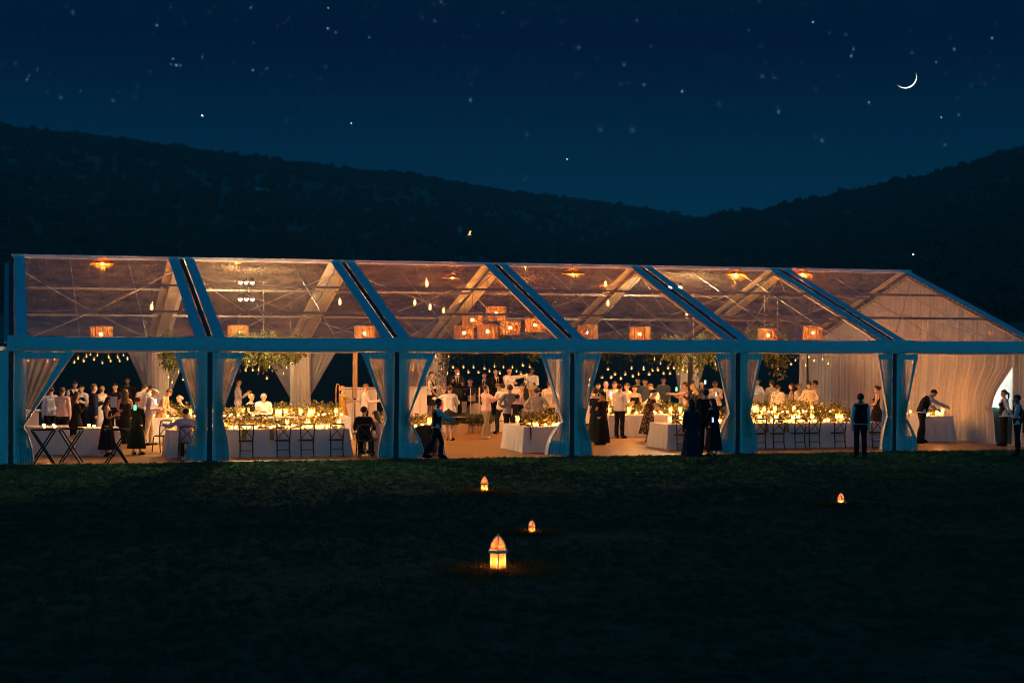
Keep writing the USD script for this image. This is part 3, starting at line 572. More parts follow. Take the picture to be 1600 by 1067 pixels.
fronts = [(0, 1, 1.45, .22), (1, -1, .80, .3), (1, 1, .78, .25), (2, -1, .88, .28), (2, 1, .95, .3), (3, -1, .85, .35), (3, 1, .72, .22), (4, -1, .62, .35), (4, 1, .62, .3), (5, -1, .48, .25), (5, 1, .62, .25)]
nth = ['first', 'second', 'third', 'fourth', 'fifth', 'sixth', 'seventh']
for i, s, w, wb in fronts:
    tied_wall(BAY*i, s, w, 0, -1, f'clear film tent wall tied back to the {"right" if s > 0 else "left"} of the {nth[i]} front post', 'tied back front walls', wtie=.15+.05*((i*3+s*2) % 4)/3, wbot=wb+.12+.22*((i*5+s) % 3)/2, tie=.60+.09*((i*7+s*3) % 5)/4)
for i, s, w in ((1, -1, 1.0), (1, 1, 1.0), (2, -1, 1.25), (2, 1, 1.25), (3, -1, .8), (3, 1, .5), (4, -1, .8), (4, 1, .8), (5, -1, .55), (5, 1, .75)):
    tied_wall(BAY*i, s, w, 2*HW, 1, f'sheer white drape gathered to the {"right" if s > 0 else "left"} of the {nth[i]} rear post', 'gathered rear drapes', wtie=.2, wbot=.35, mat=M['voile'], cat='drape')
for i in (1, 2, 3):                                                   # full length cloth columns that hide the rear posts
    a = np.linspace(0, 2*PI, 49); S = np.array([[(BAY*i+(.26+.03*math.sin(11*x+i))*math.cos(x)*(1+.12*q), 2*HW-.28+(.16+.03*math.sin(11*x+i))*math.sin(x), 3.15*(1-q)+.01) for q in np.linspace(0, 1, 8)] for x in a])
    obj('post_drape', grid(S), M['sheer'], smooth=True, label=f'pleated white cloth wrapped round the {nth[i]} rear post', cat='drape', group='cloth wrapped rear posts')
def gable_drape():
    t = thing('gable_drape', 'tall pleated white drape closing the right gable, tied open at a doorway', 'drape')
    ez = lambda z: 1.50 if z > 2.45 else (1.5+1.1*math.sin((2.45-z)/1.35*PI/2)**1.1 if z > 1.10 else 2.6-.25*((1.10-z)/1.10)**.6)
    def sheet(n, y0, y1, nz, pleat, ph):
        u = np.linspace(0, 1, n); P = np.zeros((n, nz, 3))
        for j, q in enumerate(np.linspace(0, 1, nz)):
            for i, uu in enumerate(u):
                Y = y0+uu*(y1-y0); zt = roofz(min(max(Y, .05), 2*HW-.05))-.12; z = zt*(1-q)+.01
                if y0 < 2 and y1 > 6: Y = Y+(ez(z)-1.5)*math.exp(-(Y-1.5)/2.4)
                w = 2*PI*pleat*uu+ph
                big = meshkit.noise(np.array([uu*9, z*.25, ph]))-.5
                P[i, j] = (LEN-.04+.055*math.sin(w+1.5*big+.3*math.sin(z))+.10*big+.03*math.sin(2.3*w+1), Y, z)
        return grid(P)
    obj('long_curtain', sheet(420, 1.5, 2*HW-.1, 30, 52, 0), M['sheer'], t, smooth=True)
    obj('door_curtain', sheet(50, .05, 1.42, 20, 5, 1), M['sheer'], t, smooth=True)
    obj('tie_band', tube([(LEN-.3, 2.62, 1.12), (LEN-.15, 2.54, 1.10), (LEN-.02, 2.62, 1.12), (LEN-.16, 2.87, 1.2), (LEN-.3, 2.62, 1.12)], .025, 6), M['sheer'], t)
gable_drape()
# ---------------------------------------------------------------- tables
def table(x0, x1, y0, y1, label, h=.75, runner=None, group=None, name='dining_table', mat=None):
    cx, cy, w, d = (x0+x1)/2, (y0+y1)/2, x1-x0, y1-y0
    t = thing(name, label, 'table', (cx, cy, 0), 0, group)
    n = max(40, int((w+d)*2/.06)); a = np.linspace(0, 1, n, endpoint=False); per = 2*(w+d); S = []
    sd = sum(map(ord, label)) % 50
    def rim(s, out):
        hw, hd = w/2+out, d/2+out; L = s*2*(2*hw+2*hd)/2; L = s*(4*hw+4*hd)
        for (ax, ay, bx, by) in ((-hw, -hd, hw, -hd), (hw, -hd, hw, hd), (hw, hd, -hw, hd), (-hw, hd, -hw, -hd)):
            l = abs(bx-ax)+abs(by-ay)
            if L <= l: return ax+(bx-ax)*L/l, ay+(by-ay)*L/l
            L -= l
        return -hw, -hd
    rows = [(h, 0.0), (h-.008, .012), (h-.2, .022), (h-.45, .04), (.02, .06)]
    for z, out in rows:
        k = (h-z)/h; r = []
        for s in a:
            x, y = rim(s, out); c = max(0, 1-min(abs(abs(x)-w/2-out), 9)/.01) if False else 0
            near = math.exp(-(abs(w/2+out-abs(x))+abs(d/2+out-abs(y)))/.10)
            f = .022*k*math.sin(2*PI*s*per/.42+sd)+.012*k*math.sin(2*PI*s*per/.17+2*sd)+.05*k*near
            m = 1+f/max(w, d)*2
            r.append((x+np.sign(x)*f*(abs(x) > w/2-.01), y+np.sign(y)*f*(abs(y) > d/2-.01), max(.012, z-.02*near*k)))
        S.append(r)
    P = np.array(S).transpose(1, 0, 2); P = np.vstack([P, P[:1]]); P = P[::-1]
    g = grid(P); top = trimesh.Trimesh([(-w/2, -d/2, h), (w/2, -d/2, h), (w/2, d/2, h), (-w/2, d/2, h)], [(0, 1, 2), (0, 2, 3)], process=False)
    obj('tablecloth', cat_([g, top]), mat or M['linen'], t, smooth=35)
    for sx in (-1, 1):
        for sy in (-1, 1): obj('leg', box((sx*(w/2-.12), sy*(d/2-.12), (h-.03)/2), (.05, .05, h-.03)), M['wood_dark'], t)
    obj('table_board', box((0, 0, h-.02), (w-.02, d-.02, .03)), M['wood'], t)
    return dict(x0=x0, x1=x1, y0=y0, y1=y1, h=h)
fx = lambda px, Y: atY(px, 528, Y)[0]
YA = 1.25; YD = ground(1045, 703)[1]; Y2 = ground(952, 684)[1]
TA = table(fx(266, YA), fx(546, YA), YA, YA+1.15, 'long white clothed table at the front left with a row of cross back chairs')
TB = table(fx(585, YA), fx(690, YA), YA, YA+1.15, 'short white clothed table just right of the third front post')
YC = ground(820, 708)[1]
TC = table(fx(820, YC), fx(905, YC), YC, YC+2.1, 'pale clothed table with trailing ribbons beside the dance floor')
TD = table(fx(1045, YD), fx(1378, YD), YD, YD+1.5, 'long white clothed table at the front right lined with chairs')
TE = table(fx(236, Y2+.4), fx(548, Y2+.4), Y2+.4, Y2+1.6, 'long candlelit table in the second row, at the left rear')
TF = table(fx(953, Y2), fx(1125, Y2), Y2, Y2+1.3, 'candlelit table in the second row behind the standing guests')
TG = table(fx(1172, Y2+.2), fx(1335, Y2+.2), Y2+.2, Y2+1.4, 'candlelit table in the second row, in front of the right bar')
YS = ground(90, 711)[1]
TS = table(fx(43, YS), fx(108, YS), YS, YS+.85, 'white clothed serving table at the far left, behind crossed tray stands', h=.78)
TT = table(fx(124, YS-.4), fx(187, YS-.4), YS-.4, YS+.5, 'white clothed serving table with orange candles beside the woman in black')
YI = ground(1480, 683)[1]
YI = 3.5
TI = table(fx(1441, YI), fx(1490, YI), YI, YI+.75, 'white clothed serving table with tiered candles before the gable drape', h=.85)
TJ = table(fx(1411, 5.2), fx(1436, 5.2), 5.2, 6.2, 'white clothed side table left of the reaching waiter', h=.85)
# ---------------------------------------------------------------- candles and flowers
def flame(z, r=.010, h=.034):
    return lathe([(0, z), (r*.75, z+h*.12), (r, z+h*.34), (r*.6, z+h*.68), (0, z+h)], 7)
def votive(label, group):
    t = thing('votive_candle', label, 'candle', (0, 0, -50), 0, group)
    obj('glass_cup', lathe([(0, .001), (.036, .001), (.040, .03), (.043, .085)], 14), M['cup'], t, smooth=30)
    obj('wax', lathe([(0, .007), (.033, .007), (.034, .035), (0, .036)], 12), M['wax'], t); obj('flame', flame(.038, .011, .036), M['flame'], t)
    return t
def taper(label, group):
    t = thing('pillar_candle', label, 'candle', (0, 0, -50), 0, group)
    obj('glass_chimney', lathe([(.058, .001), (.060, .26)], 14), M['cup'], t, smooth=30)
    obj('wax', lathe([(0, .0), (.036, 0), (.036, .13), (0, .135)], 12), M['wax'], t); obj('flame', flame(.137, .013, .046), M['flame'], t)
    return t
def arrangement(kind, seed):
    r2 = np.random.default_rng(seed); st = []; tips = []
    for k in range(70):
        a, L = r2.uniform(0, 2*PI), r2.uniform(.14, .40 if kind else .30); sp = r2.uniform(.02, .22)
        b = np.array([r2.normal(0, .12), r2.normal(0, .05), .03]); tip = b+np.array([math.cos(a)*sp*1.2, math.sin(a)*sp*.6, L]); mid = b*.55+tip*.45+np.array([0, 0, .03])
        st.append(tube([b, mid, tip], [.0035, .003, .0015], 3, False)); tips += [tip, mid, tip*.7+b*.3]
    tips = np.array(tips)
    return cat_(st+[leaves(tips, 420, .075, r2, 2.6, .5)]), leaves(tips[r2.random(len(tips)) < .35]+[0, 0, .012], 170, .036, r2, 1.3, .3), box((0, 0, .03), (.5, .16, .055))
ARR = []
for k in range(4):
    fo, bl, tr = arrangement(k % 2, 40+k)
    ARR.append((fo, bl, tr))
M['moss'] = pbr('mossy_trough', (.05, .055, .03), .9, var=.4, scale=30)
def flowers_proto(k, label, group, loc, rz):
    t = thing('flower_arrangement', label, 'flowers', loc, rz, group)
    obj('greenery', ARR[k][0], M['meadow'], t); obj('blossoms', ARR[k][1], M['petal'], t, kind='stuff'); obj('trough', ARR[k][2], M['moss'], t)
    return t
protos = {}
ORD = ['first', 'second', 'third', 'fourth', 'fifth', 'sixth', 'seventh', 'eighth', 'ninth', 'tenth', 'eleventh', 'twelfth', 'thirteenth', 'fourteenth', 'fifteenth', 'sixteenth', 'seventeenth', 'eighteenth', 'nineteenth', 'twentieth']
ORD += ['twenty '+o for o in ORD[:19]]+['fortieth']+['forty '+o for o in ORD[:15]]
def nth_of(k): return 'leftmost' if k == 0 else ORD[k]
def dress_table(tb, where, nflow, ncand, y=None, seed=0, skip=lambda x: False, tall=.22):
    r2 = np.random.default_rng(seed); yc = (tb['y0']+tb['y1'])/2 if y is None else y
    gf, gc, gp = f'flowers on the {where}', f'votive candles on the {where}', f'pillar candles on the {where}'
    for k in range(nflow):
        x = tb['x0']+.25+(tb['x1']-tb['x0']-.5)*(k+.5)/nflow
        kk = int(r2.integers(0, 4)); loc = (x, yc+r2.normal(0, .07), tb['h']); rz = r2.uniform(-.3, .3)+(PI if r2.random() < .5 else 0)
        key = ('f', kk); lf = f'{nth_of(k)} loose cream flower bunch on the {where}'+(', front row' if y is not None else '')
        if key not in protos: protos[key] = flowers_proto(kk, lf, gf, loc, rz)
        else: dup(protos[key], loc, rz, lf, gf, r2.uniform(.85, 1.2), 'flower_arrangement')
    xs = sorted(tb['x0']+.15+(tb['x1']-tb['x0']-.3)*(k+r2.uniform(.2, .8))/ncand for k in range(ncand)); nt = nv_ = 0
    for x in xs:
        yy = yc+r2.choice([-1, -1, 1])*r2.uniform(.12, .36); tl = r2.random() < tall; key = 't' if tl else 'v'
        lab = f'{nth_of(nt if tl else nv_)} {"pillar" if tl else "votive"} candle on the {where}'+(', front row' if y is not None else '')
        if tl: nt += 1
        else: nv_ += 1
        if key not in protos: protos[key] = taper(lab, gp) if tl else votive(lab, gc); protos[key].GetAttribute('xformOp:translate').Set(Gf.Vec3d(x, yy, tb['h']+.001))
        else: dup(protos[key], (x, yy, tb['h']+.001), r2.uniform(0, 6), lab, gp if tl else gc)
dress_table(TA, 'front left table', 11, 40, seed=1)
dress_table(TB, 'short table right of the third front post', 3, 11, seed=2)
dress_table(TC, 'ribboned table by the dance floor', 5, 10, seed=3)
dress_table(TC, 'ribboned table by the dance floor', 3, 7, y=TC['y0']+.35, seed=4)
dress_table(TD, 'front right table', 12, 46, seed=5)
dress_table(TE, 'second row left table', 11, 40, seed=6, tall=.3)
dress_table(TF, 'second row table behind the standing guests', 7, 28, seed=7, tall=.3)
dress_table(TG, 'second row table before the right bar', 7, 28, seed=8, tall=.3)
dress_table(TS, 'far left serving table', 0, 2, seed=9, tall=0); dress_table(TT, 'serving table beside the woman in black', 0, 4, seed=10, tall=0)
dress_table(TI, 'serving table before the gable drape', 1, 9, seed=11, tall=.3); dress_table(TJ, 'side table left of the reaching waiter', 0, 2, seed=12, tall=0)
def napkin(px, tb, label, mat, w, L, kind='napkin'):
    x = fx(px, tb['y0']); S = np.array([[(x+(u-.5)*w*(1-.15*q), tb['y0']-.055-.035*q+.008*math.sin(9*u+5*q), tb['h']+.012-L*q) for q in np.linspace(0, 1, 8)] for u in np.linspace(0, 1, 6)])
    T2 = np.array([[(x+(u-.5)*w, tb['y0']-.055+.14*q, tb['h']+.012) for q in np.linspace(0, 1, 3)] for u in np.linspace(0, 1, 6)])
    g = cat_([grid(S), grid(T2)]); g2 = g.copy(); g2.vertices += [0, .006, -.002]; g2.invert()
    obj(kind, cat_([g, g2]), mat, smooth=30, label=label, cat=kind)
for px, l in ((382, 'mustard napkin hanging over the front left table by its leftmost chair'), (425, 'mustard napkin hanging left of the second chair at the front left table'),):
    napkin(px, TA, l, M['napkin'], .13, .30)
for px, l in ((1197, 'mustard napkin hanging over the front right table just right of the fifth front post'), (1229, 'mustard napkin hanging between two chairs at the front right table')):
    napkin(px, TD, l, M['napkin'], .13, .28)
for px, l in ((829, 'dark ribbon trailing near the left corner of the pale ribboned table'), (868, 'dark ribbon trailing near the tent post on the pale ribboned table')):
    napkin(px, TC, l, M['ribbon'], .045, .38, 'ribbon')
# ---------------------------------------------------------------- chairs
def chair(loc, rz, label, group):
    t = thing('cross_back_chair', label, 'chair', loc, rz, group); m = M['wood_dark']
    s = m3.CrossSection.circle(.2, 24).scale((1.02, 1.0)).extrude(.035).translate((0, .0, .44)); obj('seat', s, m, t, smooth=40)
    for sx in (-1, 1):
        obj('front_leg', tube([(sx*.16, .15, .44), (sx*.18, .19, 0)], [.019, .016], 6), m, t)
        obj('rear_leg', tube([(sx*.175, -.22, 0), (sx*.165, -.17, .25), (sx*.17, -.17, .46), (sx*.19, -.20, .70), (sx*.185, -.245, .89)], [.016, .018, .019, .018, .016], 7), m, t)
    obj('top_rail', tube([(-.19, -.243, .885), (-.1, -.265, .90), (0, -.272, .905), (.1, -.265, .90), (.19, -.243, .885)], .020, 7), m, t)
    for sx in (-1, 1): obj('cross_slat', tube([(sx*.175, -.18, .50), (sx*.06, -.205, .64), (-sx*.07, -.235, .77), (-sx*.175, -.243, .865)], .013, 6), m, t)
    obj('front_stretcher', tube([(-.17, .17, .22), (.17, .17, .22)], .011, 6), m, t); obj('rear_stretcher', tube([(-.168, -.18, .2), (.168, -.18, .2)], .011, 6), m, t)
    return t
ch0 = None
def seat_at(px, Y, rz, label, group):
    global ch0
    loc = (fx(px, Y), Y, 0)
    if ch0 is None: ch0 = chair(loc, rz, label, group); return
    dup(ch0, loc, rz, label, group)
for px, l in ((385, 'dark cross back chair, leftmost of four at the front left table'), (442, 'dark cross back chair second of four at the front left table'), (479, 'dark cross back chair third of four at the front left table'), (526, 'dark cross back chair at the right end of the front left table')):
    seat_at(px, YA-.06, rng.uniform(-.08, .08), l, 'chairs along the front left table')
for px, l in ((1064, 'dark cross back chair at the left end of the front right table, beside the women'), (1088, 'dark cross back chair hidden behind the dark dressed women'), (1185, 'dark cross back chair just right of the fifth front post'), (1214, 'dark cross back chair second from the fifth front post at the front right table'), (1246, 'dark cross back chair third from the fifth front post at the front right table'), (1269, 'dark cross back chair fourth from the fifth front post at the front right table'), (1309, 'dark cross back chair left of the waistcoated man standing outside'), (1367, 'dark cross back chair right of the waistcoated man standing outside')):
    seat_at(px, YD-.05, rng.uniform(-.08, .08), l, 'chairs along the front right table')
seat_at(253, ground(253, 706)[1], .5, 'dark cross back chair beside the leaning man at the left', 'chairs in the left bay')
seat_at(291, .55, .05, 'chair under the man in lilac at the front left table', 'occupied chairs')
seat_at(569, .60, -.05, 'chair under the seated man in dark clothes near the third front post', 'occupied chairs')
def armchair(px, Y):
    t = thing('tub_chair', 'dark upholstered tub chair beside the passing waiter', 'armchair', (fx(px, Y), Y, 0), .1)
    a = np.linspace(PI*.95, PI*2.05, 25); prof = [(.36, .12), (.38, .6), (.36, .86), (.31, .88), (.28, .6), (.28, .4)]
    S = np.array([[(r*math.cos(x), r*math.sin(x), z*(1 if r < .34 or True else 1)-(.15*(abs(x-1.5*PI)/(.55*PI))**2 if z > .5 else 0)) for r, z in prof] for x in a])
    obj('back_shell', grid(S), M['wood_dark'] if False else CL_DARK, t, smooth=True); obj('seat_cushion', lathe([(0, .30), (.30, .30), (.315, .36), (.29, .44), (0, .46)], 28), CL_DARK, t, smooth=40)
    obj('base', lathe([(0, .1), (.33, .1), (.34, .30), (0, .30)], 28), CL_DARK, t, smooth=30)
    for sx in (-1, 1):
        for sy in (-1, 1): obj('leg', tube([(sx*.2, sy*.2, 0), (sx*.21, sy*.21, .11)], .02, 6), M['wood_dark'], t)
CL_DARK = pbr('charcoal_upholstery', (.02, .02, .024), .9)
armchair(664, .75)
# ---------------------------------------------------------------- tray stands
def tray_stand(px, Y, rz, label, tray=True):
    t = thing('tray_stand', label, 'tray stand', (fx(px, Y), Y, 0), rz)
    for sy in (-.18, .18):
        for sx in (-1, 1): obj('crossed_leg', bar((-sx*.27, sy+sx*.018, 0), (sx*.27, sy+sx*.018, .84), .035, .03, (0, 1, 0)), M['black_metal'], t)
    for sx in (-1, 1): obj('top_bar', tube([(sx*.27, -.24, .84), (sx*.27, .24, .84)], .016, 6), M['black_metal'], t)
    obj('spreader', tube([(-.14, -.18, .2), (-.14, .18, .2)], .012, 6), M['black_metal'], t)
    if tray: obj('oval_tray', lathe([(0, .86), (.34, .86), (.39, .89), (.39, .9), (.335, .875), (0, .875)], 28).apply_scale((.86, .6, 1)), M['black_metal'], t, smooth=30)
tray_stand(68, -.1, .15, 'black crossed leg tray stand at the far left before the serving table'); tray_stand(112, .2, -.25, 'black crossed leg tray stand between the two left serving tables'); tray_stand(183, -.35, .1, 'black crossed leg tray stand at the right end of the left serving table')
for k, (px, Y) in enumerate(((70, -.05), (86, .3))): dup(protos['v'], (fx(px, Y), Y, .88+.02*(k == 0)), 0, ['small lit candle on the far left tray stand', 'small lit candle between the far left tray stand and the serving table'][k], 'candles on the tray stands')
# ---------------------------------------------------------------- bars, stage and band
def panelled(name, px0, px1, Y, d, h, n, label, cat):
    x0, x1 = fx(px0, Y), fx(px1, Y); t = thing(name, label, cat, ((x0+x1)/2, Y+d/2, 0)); w = x1-x0
    for k in range(n): obj('panel', box((-w/2+w*(k+.5)/n, -d/2+.015, h/2), (w/n-.025, .03, h-.05)), M['white_panel'], t)
    obj('carcass', box((0, .02, h/2-.02), (w-.03, d-.06, h-.05)), M['white_panel'], t); obj('counter_top', box((0, 0, h+.015), (w+.08, d+.08, .04)), M['white_panel'], t)
panelled('bar_counter', 28, 62, 6.0, .7, 1.08, 3, 'white bar counter at the far left behind the tied wall', 'bar')
panelled('bar_counter', 150, 184, 12.5, .7, 1.18, 2, 'pale bar counter at the rear behind the woman in black', 'bar')
panelled('bar_counter', 1172, 1232, 12.6, .7, 1.2, 4, 'bright white bar counter at the right rear behind the flowers', 'bar')
panelled('screen_panels', 538, 590, 12.4, .35, 1.52, 4, 'cream panelled booth behind the guests left of the stage', 'booth')
panelled('screen_panels', 634, 668, 12.0, .35, 1.55, 3, 'cream panelled booth at the left edge of the stage', 'booth')
YST = 12.2; ST = .38
dj = thing('music_stand_booth', 'bright white booth front on the stage beneath the singer', 'booth', (fx(795, 12.45), 12.45, ST))
for k in range(2): obj('panel', box((-.19+.38*k, -.26, .58), (.36, .03, 1.12)), M['white_panel'], dj)
obj('counter_top', box((0, -.05, 1.17), (.84, .5, .04)), M['white_panel'], dj); obj('carcass', box((0, 0, .57), (.72, .40, 1.1)), M['white_panel'], dj)
xs0, xs1 = fx(640, YST), fx(900, YST)
st = thing('stage', 'low band stage with a white front edge, behind the dance floor', 'stage', ((xs0+xs1)/2, YST+1.6, 0))
obj('deck', box((0, 0, ST-.03), (xs1-xs0, 3.2, .06)), M['wood'], st)
for k in range(8): obj('front_board', box((-(xs1-xs0)/2+(xs1-xs0)*(k+.5)/8, -1.615, ST/2-.01), ((xs1-xs0)/8-.012, .03, ST-.03)), M['white_panel'], st)
for k in range(6):
    x = fx(714+k*9.5, YST-.5); r2 = np.random.default_rng(60+k); c = []
    for q in range(60): a, L = r2.uniform(0, 2*PI), r2.uniform(.1, .42); c += [(math.cos(a)*L*.8, math.sin(a)*L*.5, .25+.30*math.sin(L*5)-.2*L*r2.random())]
    t = thing('fern', ['leafy green fern at the stage front, leftmost of a row', 'leafy green fern second along the stage front', 'leafy green fern third along the stage front', 'leafy green fern fourth along the stage front', 'leafy green fern fifth along the stage front', 'leafy green fern at the right end of the stage front row'][k], 'plant', (x, YST-.5, 0), k)
    obj('fronds', leaves(np.array(c), 420, .16, r2, 3.2, -.1), M['leaf'], t); obj('pot', lathe([(0, 0), (.11, 0), (.14, .26), (.12, .26), (0, .24)], 14), M['wood'], t)
pb = thing('planter_box', 'square tan wooden planter box on the floor before the stage', 'planter', (fx(722, YST-1.0), YST-1.0, 0))
for k in range(4): obj('board', box((0, -.16, .05+.085*k), (.34, .02, .08)), M['wood'], pb); obj('board', box((0, .16, .05+.085*k), (.34, .02, .08)), M['wood'], pb); obj('board', box((-.16, 0, .05+.085*k), (.02, .3, .08)), M['wood'], pb); obj('board', box((.16, 0, .05+.085*k), (.02, .3, .08)), M['wood'], pb)
def drum_shield(px0, px1, Y, z, h):
    x0, x1 = fx(px0, Y), fx(px1, Y); t = thing('drum_shield', 'clear acrylic drum shield with pale edges on the stage', 'screen', ((x0+x1)/2, Y, z)); w = (x1-x0)/2
    for k, (cx, r) in enumerate(((-w*.5, .12), (w*.5, -.12))):
        obj('pane', box((cx, .0, h/2), (w-.02, .012, h), rz=0), M['glass'], t)
        for sx in (-1, 1): obj('edge_strip', box((cx+sx*(w/2-.012), 0, h/2), (.022, .02, h)), M['white_panel'], t)
drum_shield(735, 764, 12.9, ST, 1.15)
dk = thing('drum_kit', 'drum kit with cymbals behind the clear shield', 'drums', (fx(744, 14.2), 14.2, ST))
def drum(name, c, r, h, ax, m): d = trimesh.creation.cylinder(r, h, sections=22); d.apply_transform(ax); d.apply_translation(c); b = obj(name, d, m, dk, smooth=40)
RX = trimesh.transformations.rotation_matrix(PI/2, (1, 0, 0)); I4 = np.eye(4)
drum('bass_drum', (0, 0, .28), .27, .4, RX, M['white_panel']); drum('snare_drum', (.38, .1, .62), .17, .14, I4, M['brass']); drum('tom', (-.16, .0, .72), .14, .2, I4, M['white_panel']); drum('floor_tom', (-.5, .15, .4), .2, .4, I4, M['white_panel'])
for cx, cz, r in ((-.52, 1.05, .22), (.55, 1.0, .2), (.3, 1.15, .18)):
    c = obj('cymbal', lathe([(0, .03), (.04, .025), (r, 0), (r, -.004), (.04, .02), (0, .024)], 22).apply_translation((cx, .1, cz)), M['brass'], dk, smooth=30); obj('stand', tube([(cx, .1, 0), (cx, .1, cz)], .011, 6), M['cable'], c)
kb = thing('keyboard', 'black stage keyboard on a crossed stand before the player', 'keyboard', (fx(826, 12.9), 12.9, ST))
obj('case', box((0, 0, .90), (1.15, .32, .09)), M['black_metal'], kb); obj('keys', box((0, .05, .952), (1.05, .16, .014)), M['white_panel'], kb)
for sx in (-1, 1): obj('crossed_leg', bar((-sx*.35, sx*.03, 0), (sx*.35, sx*.03, .85), .04, .03, (0, 1, 0)), M['black_metal'], kb)
ms = thing('microphone_stand', 'boom microphone stand leaning in over the keyboard', 'microphone stand', (fx(842, 12.7), 12.7, ST))
obj('pole', tube([(0, 0, 0), (0, 0, 1.15)], .012, 6), M['black_metal'], ms); obj('boom', tube([(.12, 0, 1.08), (-.45, .05, 1.42)], .009, 6), M['black_metal'], ms); obj('microphone', ell((-.47, .05, 1.43), (.035, .03, .03), 2), M['black_metal'], ms)
for k in range(3): obj('foot', tube([(0, 0, .02), (.28*math.cos(k*2.1), .28*math.sin(k*2.1), .01)], .01, 5), M['black_metal'], ms)
tb_ = thing('trombone', 'brass trombone standing upright beside the woman in mustard', 'trombone', (fx(528, 10.9), 10.9, 0))
obj('slide', tube([(-.055, 0, .5), (-.055, 0, 1.62), (-.045, 0, 1.69), (0, 0, 1.72), (.045, 0, 1.69), (.055, 0, 1.62), (.055, 0, .5)], .016, 8), M['brass'], tb_, smooth=40)
obj('bell', lathe([(.02, 0), (.03, .2), (.055, .32), (.11, .4), (.105, .4), (.05, .31), (.018, 0)], 20).apply_translation((.055, .09, .12)), M['brass'], tb_, smooth=40); obj('stand', tube([(0, 0, 0), (0, 0, .6)], .02, 6), M['black_metal'], tb_)
sp = thing('column_speaker', 'slim tan column hanging by the booth with a dark bracket at its foot', 'loudspeaker', (fx(555, 11.6), 11.6, 0))
obj('column', box((0, 0, 2.1), (.14, .12, 1.75)), M['wood'], sp); obj('bracket', box((0, 0, 1.15), (.09, .09, .14)), M['black_metal'], sp); obj('stand_pole', tube([(0, 0, .02), (0, 0, 1.1)], .02, 8), M['black_metal'], sp); obj('stand_base', lathe([(0, 0), (.25, 0), (.25, .02), (0, .03)], 20), M['black_metal'], sp)
# ---------------------------------------------------------------- hanging greenery
def greenery(px0, px1, ytop, ybot, Y, n, label, mat, seed, strands=6, size=.15):
    r2 = np.random.default_rng(seed); a, b = atY(px0, ytop, Y), atY(px1, ybot, Y); c = []
    top, bot = a[2], b[2]; w = b[0]-a[0]
    t = thing('hanging_greenery', label, 'greenery', ((a[0]+b[0])/2, Y, top))
    stems = []
    for k in range(strands):
        x = r2.uniform(-.5, .5)*w; y = r2.normal(0, .35); L = (top-bot)*r2.uniform(.45, 1.0)*(1-.5*abs(x/w)); p = np.array([[x+.08*math.sin(3*q+k)*q, y+.05*math.cos(2*q+k), .3-(L+.3)*q] for q in np.linspace(0, 1, 9)])
        stems.append(tube(p, .006, 4, False)); c += [p[int(q*8)]*(1)+r2.normal(0, .09, 3) for q in r2.random(50)]
    for k in range(220): c.append((r2.uniform(-.5, .5)*w, r2.normal(0, .4), -.55*(top-bot)*r2.random()**1.5+.1))
    obj('foliage', leaves(np.array(c), n, size, r2, 2.4, -.35), mat, t); obj('stems', cat_(stems), M['cord'], t, kind='stuff')
    roof = roofz(Y)-.1-top
    obj('hanging_wire', tube([(0, 0, 0), (0, 0, max(.2, roof))], .006, 4, False), M['cable'], t)
greenery(360, 462, 540, 586, 9.4, 2600, 'big cloud of pale green foliage hanging over the left tables', M['leaf'], 1, 14)
greenery(430, 478, 543, 574, 10.2, 800, 'smaller tuft of hanging foliage beside the third rear drape', M['leaf'], 2, 6)
greenery(256, 284, 540, 612, 12.8, 900, 'trailing green vine hanging beside the second rear post', M['leaf'], 3, 9)
greenery(1040, 1126, 543, 588, 9.6, 2000, 'cloud of pale green foliage hanging over the right tables', M['leaf'], 4, 12)
greenery(1178, 1210, 530, 580, 9.8, 900, 'pale green foliage hanging just right of the fifth front post', M['leaf'], 5, 7)
greenery(1198, 1230, 535, 604, 10.4, 1100, 'long trailing green foliage hanging above the printed blouse', M['leaf'], 6, 9)
greenery(700, 835, 538, 568, 14.0, 1800, 'dark foliage hanging along the back above the band', M['leaf_dark'], 7, 14)
greenery(832, 858, 540, 576, 12.6, 500, 'golden lit leaves hanging at the right end above the keyboard', M['leaf'], 8, 5)
greenery(925, 1040, 540, 572, 13.2, 1600, 'dark foliage hanging behind the row of glass globes at the right', M['leaf_dark'], 9, 12)
greenery(685, 700, 545, 640, 14.6, 300, 'thin vine wound down the fourth rear post', M['leaf_dark'], 10, 5, .1)
# ---------------------------------------------------------------- glass globes on strings
GL = [(103, 560), (116, 565), (122, 559), (131, 563), (135, 556), (141, 553), (147, 561), (152, 554), (160, 566), (170, 557), (173, 563), (184, 557), (187, 563), (193, 554), (199, 560), (44, 562), (52, 555), (61, 557), (69, 554), (74, 563), (85, 560)]
GM = [(279, 580), (286, 592), (263, 588), (269, 596)]
GN = [(365, 581), (364, 591), (384, 577), (395, 577), (404, 576), (417, 590), (421, 573), (437, 568), (448, 573), (443, 582), (454, 566), (389, 563)]
GO = [(690, 575), (699, 582), (708, 573), (717, 583), (724, 573), (732, 581), (740, 573), (748, 581), (757, 575), (765, 579), (773, 572), (781, 582), (787, 573), (801, 573), (807, 579), (817, 570), (814, 583), (828, 572), (823, 585), (681, 556), (701, 556)]
GP = [(950, 576), (941, 589), (955, 589), (961, 584), (970, 591), (977, 584), (987, 575), (989, 587), (998, 584), (1006, 576), (1014, 584), (1020, 578), (1028, 577), (1037, 583), (1032, 567), (1023, 560)]
GQ = [(1044, 574), (1047, 583), (1053, 574), (1067, 576), (1060, 583), (1074, 579), (1090, 578), (1118, 568)]
GR = [(1236, 568), (1223, 561), (1243, 562), (1259, 570), (1272, 562), (1264, 557), (1285, 560), (1294, 567), (1307, 559), (1314, 563)]
